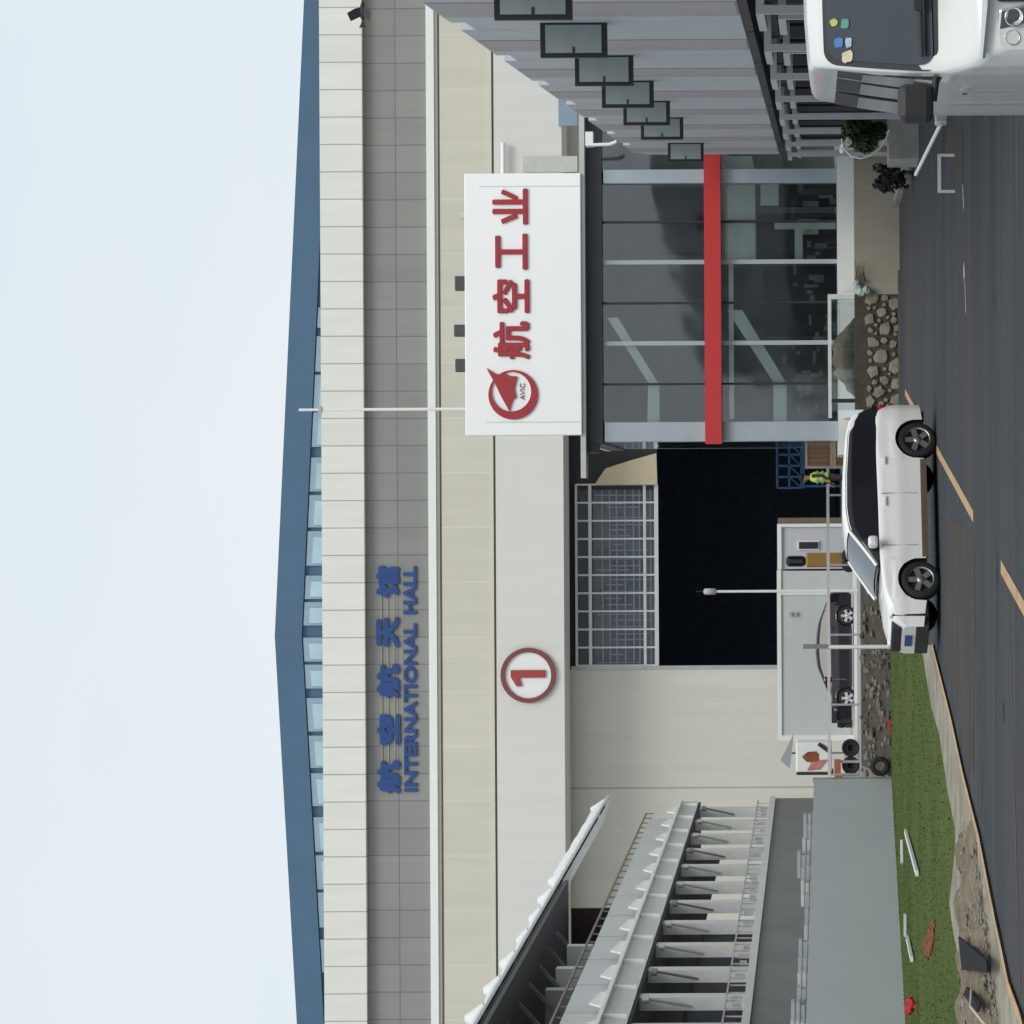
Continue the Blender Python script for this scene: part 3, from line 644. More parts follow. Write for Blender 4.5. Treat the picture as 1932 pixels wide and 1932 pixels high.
m_.build('twigs', mat('dry_twig', (.12, .09, .05), .9), bag)
cl = thing('draped_cloth', (gx(1240), GD - 1, PZ), 'pale tarpaulin with blue patches draped along the pavilion foot', 'tarpaulin')
rows = []
for i in range(41):
    u = 1142 + (1376 - 1142) * i / 40
    rows.append([(gx(u), GD - .34 - .35 * j / 5 + .03 * math.sin(i * 1.3 + j), gz(1583) - .02 + (PZ - gz(1583)) * j / 5) for j in range(6)])
MB().grid(rows).build('cloth', mat('cloth_cream_blue', (.62, .56, .47), .8, vs_=1.3, col2=(.50, .62, .70), detail=2), cl)

# steel and blue platform trolley, crate stack seen through the doorway side
ld = 84.0; lk = ld / F
trol = thing('blue_platform', (X(1052, ld), ld, PZ), 'blue steel access platform with lattice guard standing in the dark doorway', 'access platform')
def lp_(u, v): return ((u - CU) * lk, CH + (HV - v) * lk)
M_bsteel = mat('blue_steel', (.02, .085, .20), .5, var=.2, vs_=3)
xa, za = lp_(1012, 1512); xb, zb = lp_(1096, 1466)
for yy in (ld, ld + 1.2):
    m_ = MB()
    for z in (za, (za + zb) / 2, zb): m_.beam((xa, yy, z), (xb, yy, z), .05, .05)
    for i in range(5): x = xa + (xb - xa) * i / 4; m_.beam((x, yy, za), (x, yy, zb), .05, .05, (0, 1, 0))
    for i in range(4):
        x = xa + (xb - xa) * i / 4; m_.beam((x, yy, za), (x + (xb - xa) / 4, yy, (za + zb) / 2), .03, .03)
    m_.build('guard_lattice', M_bsteel, trol)
MB().box(xa, xb, ld, ld + 1.2, za - .1, za - .03).build('deck', M_bsteel, trol)
for x in (xa + .05, xb - .1):
    for yy in (ld + .05, ld + 1.15): MB().beam((x, yy, PZ), (x, yy, za - .1), .06, .06, (0, 1, 0)).build('leg', M_bsteel, trol)
M_wood = mat('crate_wood', (.22, .12, .07), .8, vs_=2, col2=(.36, .22, .14))
for j in range(2):
    cd = 77.5; c = cd / F; x0, x1 = (1048 - CU) * c, (1098 - CU) * c; zt = CH + (HV - 1519) * c
    h = (zt - PZ) / 2; zb = PZ + j * h
    cr_ = thing('wooden_crate', ((x0 + x1) / 2, cd, zb), ('brown slatted wooden crate with pale frame on top of the crate pair' if j else 'brown slatted wooden crate under the other one, mostly behind the SUV roof'), 'crate', group='wooden crates by the hall doorway')
    MB().box(x0 + .05, x1 - .05, cd + .03, cd + .7, zb + .02, zb + h - .03).build('slats', M_wood, cr_)
    m_ = MB().box(x0, x1, cd, cd + .73, zb + h - .08, zb + h - .005).box(x0, x1, cd, cd + .73, zb + .005, zb + .08)
    for x in (x0, x1 - .07): m_.box(x, x + .07, cd - .01, cd + .02, zb + .08, zb + h - .08)
    m_.build('frame', mat('pale_pine', (.55, .45, .35), .7), cr_)
    m_ = MB()
    for i in range(5): x = x0 + .1 + (x1 - x0 - .2) * i / 4; m_.box(x - .03, x + .03, cd + .01, cd + .028, zb + .09, zb + h - .09)
    m_.build('battens', mat('tan_batten', (.32, .19, .10), .7), cr_)

# ================================================================== GRANDSTAND
gs = thing('grandstand', (-14, 100, PZ), 'long pale two storey grandstand with white columns and a fabric roof', 'building')
SL = .027
def sp_(D, off=0.0): return 135.0 * D / F - 16.98 + off          # x of the street face at depth D
Y0, Y1 = 55.0, 124.0
def long_box(mb, off0, off1, z0, z1, y0=Y0, y1=Y1):
    return mb.add([(sp_(y0, off0), y0, z0), (sp_(y0, off1), y0, z0), (sp_(y1, off1), y1, z0), (sp_(y1, off0), y1, z0), (sp_(y0, off0), y0, z1), (sp_(y0, off1), y0, z1), (sp_(y1, off1), y1, z1), (sp_(y1, off0), y1, z1)],
                  [(0, 3, 2, 1), (4, 5, 6, 7), (0, 1, 5, 4), (1, 2, 6, 5), (2, 3, 7, 6), (3, 0, 4, 7)])
M_gs = mat('stand_white', (.55, .57, .56), .6, var=.08, vs_=1.0)
M_gsd = mat('stand_grey', (.17, .18, .18), .75, var=.1, vs_=.6)
M_col = mat('column_grey', (.56, .58, .57), .65, var=.07)
long_box(MB(), -8, .25, PZ, 4.15).build('base_wall', M_gsd, gs)
long_box(MB(), -8, .35, 4.16, 4.4).build('lower_deck', M_gs, gs)
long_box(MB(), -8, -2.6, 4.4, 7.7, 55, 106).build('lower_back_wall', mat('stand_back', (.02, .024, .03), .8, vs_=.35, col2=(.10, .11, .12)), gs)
long_box(MB(), -8, .12, 7.75, 8.5).build('deck_beam', M_gs, gs)
for i in range(17):
    y = 57 + i * 4.1
    MB().box(sp_(y, .1), sp_(y, .24), y - .06, y + .06, 7.78, 8.48).build('beam_bracket', M_white, gs)
long_box(MB(), .12, .3, 8.5, 8.62).build('gutter', M_white, gs)
bp_ = panel_mat('balustrade_panels', (.58, .60, .60), (.25, .26, .26), 100, 100, 50, 50, .01)
bpm = MATS['balustrade_panels']
for i in range(17):
    y = 55.3 + i * 4.1
    if y + 4.0 > Y1: break
    p = MB(); p.add([(sp_(y, -.3), y, 8.72), (sp_(y, -.22), y, 8.72), (sp_(y + 3.96, -.22), y + 3.96, 8.72), (sp_(y + 3.96, -.3), y + 3.96, 8.72),
                     (sp_(y, -.3), y, 9.85), (sp_(y, -.22), y, 9.85), (sp_(y + 3.96, -.22), y + 3.96, 9.85), (sp_(y + 3.96, -.3), y + 3.96, 9.85)],
                    [(0, 3, 2, 1), (4, 5, 6, 7), (0, 1, 5, 4), (1, 2, 6, 5), (2, 3, 7, 6), (3, 0, 4, 7)])
    if y < 76:
        for j in range(8): p.beam((sp_(y + j * .5, -.2), y + j * .5, 8.75), (sp_(y + j * .5, -.2), y + j * .5, 9.83), .05, .05, (0, 1, 0))
    p.build('balustrade_panel', bpm, gs)
long_box(MB(), -7.9, .08, 7.66, 7.745).build('lower_soffit', mat('soffit_shade', (.03, .034, .038), .8), gs)  # dark slab colour paints in the shade under the deck
long_box(MB(), -2.3, -2.2, 6.7, 7.65).build('gap_shade', MATS['soffit_shade'], gs)  # added dark sheet standing in for shade at the top of the column gaps
for i in range(16):
    y = 58.3 + i * 4.1
    MB().prism([(sp_(y, .13), y, 8.63), (sp_(y + 2.2, .13), y + 2.2, 8.63), (sp_(y + 2.0, .13), y + 2.0, 8.85), (sp_(y + .5, .13), y + .5, 9.05)], (.06, 0, 0)).build('bunting_flap', M_white, gs)
m_ = MB(); m_.beam((sp_(56, -.3), 56, 10.15), (sp_(123, -.3), 123, 10.15), .07, .07)
for i in range(45): y = 57 + i * 1.5; m_.beam((sp_(y, -.3), y, 9.8), (sp_(y, -.3), y, 10.15), .05, .05, (0, 1, 0))
m_.build('upper_rail', mat('brown_rail', (.22, .19, .17), .6), gs)
for i in range(16):
    y = 122.7 - i * 4.15
    MB().box(sp_(y, -.40), sp_(y, -.0), y - .35, y + .35, 4.4, 7.75).build('column', M_col, gs)
for i in range(16):
    y = 122.7 - i * 4.15
    b_ = MB().beam((sp_(y, -.30), y - .3, 6.0), (sp_(y, .1), y - 1.2, 7.3), .06, .06); b_.tube((sp_(y, .1), y - 1.2, 7.3), (sp_(y, .1), y - 1.2, 7.5), .12)
    b_.build('bracket_lamp', M_steel if i % 3 else M_gsd, gs)
# upper storey: roof on slim posts, dark back
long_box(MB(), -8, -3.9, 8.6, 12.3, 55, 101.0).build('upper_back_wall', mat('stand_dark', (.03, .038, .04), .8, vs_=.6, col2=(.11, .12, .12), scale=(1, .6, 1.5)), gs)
m_ = MB(); rows = []
N = 120
for i in range(N + 1):
    y = Y0 + (Y1 + 1 - Y0) * i / N; sc_ = .16 * abs(math.sin((y - 55) * math.pi / 4.1)) ** .6
    dp = -8 + 7.2 * min(1, max(0, (y - 97) / 9))
    rows.append([(sp_(y, .3), y, 11.98), (sp_(y, .35), y, 12.05), (sp_(y, .1), y, 12.22 + sc_ * .7), (sp_(y, dp / 3), y, 12.7 + sc_ * .4), (sp_(y, dp), y, 12.6), (sp_(y, dp), y, 12.2), (sp_(y, .3), y, 11.9)])
m_.grid(rows).build('fabric_roof', mat('roof_membrane', (.68, .70, .71), .7, var=.04), gs)
for i in range(17):
    y = 59.1 + i * 4.1; p0 = Vector((sp_(y, -.25), y, 12.2))
    MB().tube(p0, p0 + Vector((-.1, 0, rs.uniform(.42, .7))), .42, .12, 8).build('roof_peak', MATS['roof_membrane'], gs)
long_box(MB(), -4, .28, 11.7, 11.84, 55, 101).build('roof_lining', mat('dark_lining', (.09, .10, .10), .8), gs)
m_ = MB()
for i in range(14):
    y = 56 + i * 3.0
    m_.beam((sp_(y, -3.6), y, 8.8), (sp_(y, -.6), y, 11.6), .1, .12); m_.beam((sp_(y, -3.6), y + 1.5, 11.6), (sp_(y, -1.2), y, 9.0), .08, .1)
    for j in range(3): m_.box(sp_(y, -3.8), sp_(y, -3.6), y + rs.uniform(0, 1), y + rs.uniform(1.2, 2.3), 8.9 + j * .9, 9.2 + j * .9 + rs.uniform(0, .3))
for i in range(60):
    y = rs.uniform(60, 86); z0 = rs.uniform(8.9, 11.2); m_.box(sp_(y, -3.88), sp_(y, -3.8), y, y + rs.uniform(.3, .9), z0, z0 + rs.uniform(.15, .4))
m_.build('roof_trusses', mat('dim_steel', (.12, .135, .14), .6, vs_=1.5, col2=(.30, .32, .32)), gs)
m_ = MB(); m_.box(sp_(101, -3.4), sp_(101, -.8), 100.9, 101.1, 10.1, 11.6); m_.build('brown_screen', mat('maroon_frame', (.05, .03, .035), .7), gs)
for i, (y, c) in enumerate(((94, 0), (90, 0), (86.5, 1))):
    MB().box(sp_(y, -2.6), sp_(y, -.9), y - .1, y + .4, 10.2, 11.1).build('white_board', M_white if not c else M_steel, gs)
# lower terrace barrier on the deck edge, with small things leaning on it
m_ = MB(); m_.beam((sp_(56, .3), 56, 4.95), (sp_(123, .3), 123, 4.95), .05, .05)
for i in range(60):
    y = 57 + i * 1.1; m_.beam((sp_(y, .3), y, 4.4), (sp_(y, .3), y, 4.95), .04, .04, (0, 1, 0))
    if rs.random() < .55: z0 = 4.42 + rs.uniform(0, .1); m_.box(sp_(y, .26), sp_(y, .34), y, y + rs.uniform(.4, .8), z0, z0 + rs.uniform(.2, .35))
m_.build('deck_barrier', mat('barrier_grey', (.24, .27, .30), .6, vs_=2.5, col2=(.52, .50, .48)), gs)

# grey hoarding by the verge
hd = thing('hoarding', (-10.5, 74, 0), 'tall plain blue grey hoarding panels along the back of the grass', 'fence')
h0, h1 = Vector((-15.85, 58.5, 0)), Vector((X(462, 77.15), 77.15, 0))
m_ = MB(); pts = [(h0 + (h1 - h0) * t) for t in (0, 1)]
zt0, zt1 = 2.62, Z(1533, 77)
m_.add([(h0.x, h0.y, 0), (h1.x, h1.y, 0), (h1.x, h1.y, zt1), (h0.x, h0.y, zt0), (h0.x - .08, h0.y, 0), (h1.x - .08, h1.y + .02, 0), (h1.x - .08, h1.y + .02, zt1), (h0.x - .08, h0.y, zt0)],
       [(0, 1, 2, 3), (7, 6, 5, 4), (3, 2, 6, 7), (1, 5, 6, 2), (0, 3, 7, 4)])
m_.build('panels', mat('hoarding_blue_grey', (.40, .435, .46), .7, var=.04, vs_=.5, spec=.3), hd)
MB().box(h1.x - .1, h1.x + .03, h1.y + .03, h1.y + .15, 0, zt1 + .03).build('end_post', M_kerb, hd)
sb = None
for i in range(24):
    t = .10 + i * .0365; p = h0 + (h1 - h0) * t; zt = zt0 + (zt1 - zt0) * t
    w = rs.uniform(.35, .52)
    zt += .30
    b = thing('seat_stack', (p.x - .75, p.y + .25, 0), '', 'stacked seats', group='pale stacked seats behind the hoarding')
    m_ = MB()
    for q_ in range(rs.choice((2, 3, 3, 4))): z = zt - .36 + q_ * .13; m_.box(p.x - 1.1, p.x - .35 - rs.uniform(0, .12), p.y + .2, p.y + .2 + w, z, z + .09)
    m_.build('shells', mat('pale_seat', (.40, .43, .45), .6, var=.1) if i % 3 else mat('white_seat', (.55, .56, .56), .6), b)
    MB().box(p.x - 1.0, p.x - .5, p.y + .25, p.y + .2 + w - .05, 0, zt - .36).build('rack', M_steel, b)
    b['label'] = 'pale stacked seats just showing above the top edge of the blue grey hoarding'

# ================================================================== CONTAINER STALLS
SLOPE = 434 / F
UL = 5.1
M_grey = mat('stall_grey', (.50, .525, .555), .6, var=.08, vs_=.9)
M_mauve = mat('stall_mauve', (.425, .385, .405), .6, var=.06, vs_=.8)
M_sframe = mat('stall_frame', (.50, .52, .54), .5, var=.08)
def stall():
    t = thing('striped_stall', (0, 0, 0), '', 'container stall', group='striped container stalls in a row')
    L = UL
    MB().prism([(0, .004, 3.12), (0, L - .004, 3.12), (0, L - .004, 6.80), (0, L - 1.0, 6.80), (0, L - 1.0, 7.0), (0, .004, 7.0)], (6, 0, 0)).build('upper_wall', M_grey, t, local=True)
    MB().box(-.012, -.002, 1.6, 3.3, 3.14, 6.98).build('mauve_panel', M_mauve, t, local=True)
    MB().box(.35, 6, .05, L - .05, 0.0, 3.1).build('lower_wall', M_darkplast, t, local=True)
    MB().box(-.05, .34, .05, L - .05, 2.98, 3.1).build('soffit', M_darkplast, t, local=True)
    for y in (.15, 2.65):
        e_ = -.30 if y < 1 else -.12; zt_ = 2.85 if y < 1 else 2.62
        f = MB().box(e_, e_ + .10, y, y + .10, 0, zt_).box(e_, e_ + .10, y + .102, y + 2.198, zt_ - .1, zt_).box(e_ + .102, .34, y, y + .06, zt_ - .1, zt_).build('shopfront', M_sframe, t, local=True)
        MB().box(.31, .34, y + .33, y + 2.19, .1, 2.7).build('pane', M_dark, f, local=True)
    s = MB().box(-.46, 0, 4.2, 4.32, 4.93, 5.82).build('blade_sign', mat('sign_black_frame', (.012, .014, .018), .5), t, local=True)
    MB().box(-.40, -.03, 4.185, 4.198, 5.0, 5.75).build('face', mat('sign_grey_face', (.30, .345, .345), .35, var=.1, vs_=3), s, local=True)
    MB().box(-.40, -.32, 4.175, 4.183, 5.36, 5.39).build('latch', M_darkplast, s, local=True)
    return t
names = ['striped container stall at the far end of the row, touching the glass pavilion', 'second striped container stall from the glass pavilion', 'third striped container stall from the glass pavilion',
         'fourth striped container stall from the glass pavilion', 'fifth striped container stall from the glass pavilion, mid row', 'sixth striped container stall from the glass pavilion', 'seventh striped container stall from the glass pavilion, above the van roof', 'eighth striped container stall from the glass pavilion, cut by the picture edge', 'nearest container stall, only its dark blade sign reaching into the picture']
proto = stall()
for i in range(9):
    D0 = 72 - UL * (i + 1)
    o = proto if i == 0 else copy_tree(proto)
    o.location = (SLOPE * D0 + 3.48, D0, 0); o.rotation_euler = (0, 0, -math.atan(SLOPE)); o['label'] = names[i]
    if i in (0, 2):
        dead = [c for c in bpy.data.objects if c.parent == o and c.name.startswith('blade_sign')]
        if i == 0: keep0 = dead
        else:
            for d_ in dead:
                for g_ in [g for g in bpy.data.objects if g.parent == d_]: bpy.data.objects.remove(g_)
                bpy.data.objects.remove(d_)
for d_ in keep0:
    for g_ in [g for g in bpy.data.objects if g.parent == d_]: bpy.data.objects.remove(g_)
    bpy.data.objects.remove(d_)
br = thing('white_bracket_lamp', (X(1672, 72.5), 72.5, gz(1160)), 'small white curved bracket light under the pavilion roof edge by the stalls', 'wall light')
m_ = MB().box(X(1656, 73), X(1682, 73), 72.6, 73, gz(1128), gz(1114)); m_.build('housing', M_white, br)
m_ = MB().path([(X(1657, 73), 72.6, gz(1128)), (X(1658, 73), 72.6, gz(1160)), (X(1663, 73), 72.6, gz(1172))], .05); m_.build('arm', M_white, br)

# ================================================================== SHRUBS
def leafy(name, c, rx_, ry_, rz_, nl, m, parent, size=.07, seed=1, zmin=None):
    q = random.Random(seed); mb = MB()
    cl_ = [(q.uniform(-.6, .6), q.uniform(-.6, .6), q.uniform(-.7, .7), q.uniform(.3, .5)) for _ in range(12)]
    for i in range(nl):
        a = cl_[q.randrange(12)]; d = Vector((q.gauss(0, 1), q.gauss(0, 1), q.gauss(0, 1))).normalized() * a[3] * q.random() ** .4
        p = Vector((c[0] + (a[0] + d.x) * rx_, c[1] + (a[1] + d.y) * ry_, c[2] + (a[2] + d.z) * rz_))
        if zmin is not None and p.z < zmin: p.z = zmin + q.random() * .1
        n_ = Vector((q.gauss(0, 1), q.gauss(0, 1), q.gauss(0, 1) + .4)).normalized(); u = n_.orthogonal().normalized() * size * q.uniform(.6, 1.4); v = n_.cross(u) * .5
        mb.add([p - u, p + v, p + u, p - v], [(0, 1, 2, 3)])
    return mb.build(name, m, parent)
M_leaf = mat('shrub_leaf', (.025, .05, .018), .7, vs_=4, col2=(.07, .11, .035))
M_leafd = mat('dark_leaf', (.012, .018, .014), .7, vs_=4, col2=(.03, .04, .03))
sh = thing('bushy_shrub', (X(1665, 56), 56, 0), 'dense green shrub at the foot of the stalls beside the white van', 'shrub')
leafy('foliage', (X(1668, 56), 55.6, 1.15), .42, .6, .55, 6500, M_leaf, sh, .055, 2, .62)
m_ = MB()
for i in range(7): m_.tube((X(1668, 56) + rs.uniform(-.1, .1), 55.6 + rs.uniform(-.2, .2), .5), (X(1668, 56) + rs.uniform(-.3, .3), 55.6 + rs.uniform(-.4, .4), 1.3), .02, .008, 5)
m_.build('stem', mat('shrub_stem', (.06, .045, .03), .9), sh)
MB().box(X(1620, 56), X(1720, 56), 55.0, 56.4, -.02, .62).build('planter', mat('planter_concrete', (.33, .33, .32), .85, var=.2, vs_=2, bump=.4), sh)
hp = thing('white_hose', (X(1660, 54), 54, .4), 'thin white hose curling in an arc in front of the green shrub', 'hose')
MB().path([P(1932 - y, v, 54.6) for y, v in ((262, 1588), (280, 1592), (294, 1606), (299, 1624), (292, 1645), (280, 1660), (262, 1672), (245, 1678))], .022).build('hose', M_white, hp)
m_ = MB()
for i in range(5): m_.rock(P(1932 - rs.uniform(258, 285), rs.uniform(1588, 1602), 54.8), .09, 70 + i)
wb = m_.build('white_cloth', M_white); tag(wb, 'small crumpled white cloth hanging at the top of the green shrub', 'cloth')
for i, (u, v, s_, l) in enumerate(((1595, 1695, .26, 'dark leafy potted plant at the road edge, nearer the beige wall'), (1604, 1708, .22, 'dark leafy potted plant at the road edge with its pot on a grey slab'), )):
    g = G(u, 1724); b = thing('dark_plant', (g.x, g.y, 0), l, 'plant', group='dark plants at the road edge')
    leafy('foliage', (g.x, g.y + i * .5, .42 + .1 * i), s_ * 1.3, s_, .4, 700, M_leafd, b, .06, 9 + i, .12)
    MB().lathe([(0, 0), (.12, 0), (.16, .2), (.15, .21)], (g.x, g.y + i * .5, 0), 'z', 12).build('pot', mat('grey_pot', (.28, .28, .26), .8), b)
S(MB().box(X(1598, 62), X(1760, 62), 57.5, 67.9, -.02, .14).build('footpath', M_conc))

bl = thing('white_block', (X(1727, 43), 43, 0), 'small white roadside block right beside the black van mirror', 'block')
MB().box(X(1698, 43), X(1757, 43), 42.9, 43.3, 0, .20).build('block', mat('chipped_white', (.5, .5, .48), .7, var=.25, vs_=6), bl, bevel=.03)
MB().box(X(1720, 43), X(1748, 43), 42.88, 42.899, .05, .11).build('slot', M_darkplast, bl)
tag(MB().tube(P(1696, 1774, 43), P(1603, 1728, 46), .035).build('white_pole', M_white), 'slanting thin white pole between the black van mirror and the dark plants', 'pole')
hp_ = thing('low_hoop', (X(1602, 41), 41, 0), 'low pale hoop barrier standing on the asphalt near the white van', 'barrier')
MB().beam((X(1638, 41), 40.9, .24), (X(1566, 41), 40.9, .24), .04, .05).build('bar', M_whited, hp_)
for u in (1636, 1568): MB().box(X(u, 41) - .02, X(u, 41) + .02, 40.88, 40.92, 0, .215).build('leg', M_whited, hp_)
# debris pile at lower left
from mathutils import noise as mno
dm = []
for i in range(90):
    r = []
    for j in range(26):
        u = 395 - 415 * i / 89
        a = G(u, 1812 + 6 * math.sin(i * .3)); b = G(u, min(1905, 1842 + (395 - u) * .13)); p = a.lerp(b, j / 25)
        e = max(0, math.sin(math.pi * j / 25)) ** .6 * min(1, i / 12)
        hn = mno.fractal(Vector((p.x * 1.6, p.y * .7, 0)), .7, 2.1, 5)
        r.append((p.x, p.y, .02 + (.09 + .10 * hn) * e))
    dm.append(r)
S(MB().grid(dm, True).build('dirt_heap', M_earth))
m_ = MB()
for i in range(420):
    u = rs.uniform(0, 380) ** 1.0 * rs.uniform(.5, 1); v = rs.uniform(1820, 1850 + (380 - u) * .12); p = G(u, v)
    m_.rock((p.x, p.y, .06 + rs.uniform(0, .05)), rs.uniform(.015, .045) * (2 if rs.random() < .08 else 1), 200 + i, .5)
tag(m_.build('gravel', mat('debris_grey', (.09, .085, .075), .9, vs_=2, col2=(.30, .28, .24))), kind='stuff')
for i, (pts, lab) in enumerate((([(165, 1833), (120, 1893), (98, 1893), (102, 1842)], 'large torn sheet of black plastic at the road edge by the debris'), ([(70, 1850), (40, 1880), (22, 1872), (55, 1845)], 'smaller torn piece of black plastic on the debris at the lower left'))):
    a = [G(*p) for p in pts]; o = MB().prism([(p.x, p.y, .19 + .012 * (q & 1)) for q, p in enumerate(a)], (0, 0, -.03)).build('plastic_sheet', mat('black_plastic', (.008, .009, .011), .8, spec=.2), None)
    tag(o, lab, 'plastic sheet')
a, b = G(0, 1893), G(64, 1862)
tag(MB().path([(a.x, a.y, .22), ((a.x + b.x) / 2, (a.y + b.y) / 2, .3), (b.x, b.y, .2)], .018).build('stick', mat('pale_stick', (.5, .46, .38), .8)), 'long pale stick lying across the debris pile', 'stick')
for (a, b, lab) in (((363, 1710), (284, 1732), 'long white board lying at a slant on the grass'), ((346, 1702), (303, 1703), 'short pale lath lying on the grass behind the long white board'), ((207, 1709), (166, 1709), 'bright white plank on the grass near the hoarding, the right one of two in line'), ((163, 1713), (122, 1722), 'dull white plank on the grass near the hoarding, the left one of two in line')):
    p, q = G(*a, .08), G(*b, .08)
    tag(MB().beam((p.x, p.y, .10), (q.x, q.y, .10), .12, .06).build('plank', M_whited), lab, 'plank', 'white planks on the grass')
a = [G(*p) for p in ((214, 1774), (190, 1765), (150, 1744), (120, 1752), (110, 1757), (140, 1765), (170, 1768))]
m_ = MB()
for i in range(260):
    w_ = [rs.random() ** 2 for _ in a]; s_ = sum(w_); p = sum((q * w for q, w in zip(a, w_)), Vector()) / s_; m_.rock((p.x, p.y, .06), rs.uniform(.03, .07), 900 + i, .5)
tag(m_.build('red_soil', mat('red_clay', (.22, .075, .04), .95, var=.3)), kind='stuff')
p = G(32, 1735); m_ = MB()
for i in range(7): m_.rock((p.x + rs.uniform(-.12, .12), p.y + rs.uniform(-.2, .2), .15 + rs.uniform(0, .15)), .11, 40 + i)
tag(m_.build('red_bundle', mat('red_cloth', (.40, .02, .03), .7, var=.4, vs_=8)), 'crumpled bright red bundle lying on the grass at far left', 'bundle')

# ================================================================== VEHICLES
def lerp_(tab, x):
    if x <= tab[0][0]: return tab[0][1]
    for (a, b), (c, d) in zip(tab, tab[1:]):
        if x <= c: return b + (d - b) * (x - a) / (c - a)
    return tab[-1][1]
def smooth_(tab, x, h=.05): return (lerp_(tab, x - h) + 2 * lerp_(tab, x) + lerp_(tab, x + h)) / 4
def wheel(t, x, y, r, side, m_rim, w=.22, holes=True):
    s = side
    prof = [(r * .66, 0), (r * .70, .015), (r * .93, .0), (r, -.04), (r, -w + .04), (r * .93, -w), (r * .5, -w)]
    wo_ = MB().lathe([(a, b * s * -1 * -1) for a, b in prof], (x, y, r), 'y', 30).build('wheel', M_rubber, t, local=True)
    rim = MB().lathe([(r * .70, -.01 * s), (r * .64, -.012 * s), (r * .62, -.06 * s)], (x, y, r), 'y', 30)
    yy = y - .02 * s
    for i in range(5):
        a = i * 1.2566 + .3; ca, sa = math.cos(a), math.sin(a); px, pz = -sa, ca
        pts = [(x + ca * r * .05 + px * .045, yy, r + sa * r * .05 + pz * .045), (x + ca * r * .66 + px * .05, yy, r + sa * r * .66 + pz * .05), (x + ca * r * .66 - px * .05, yy, r + sa * r * .66 - pz * .05), (x + ca * r * .05 - px * .045, yy, r + sa * r * .05 - pz * .045)]
        rim.prism(pts, (0, -.03 * s, 0))
    rim.lathe([(0, .0), (.07, .0), (.07, -.04 * s)], (x, yy + .01 * s, r), 'y', 14)
    rim.build('rim', m_rim, wo_, local=True)
    MB().lathe([(0, -.09 * s), (r * .64, -.09 * s)], (x, y, r), 'y', 24).build('hub_shade', M_darkplast, wo_, local=True)

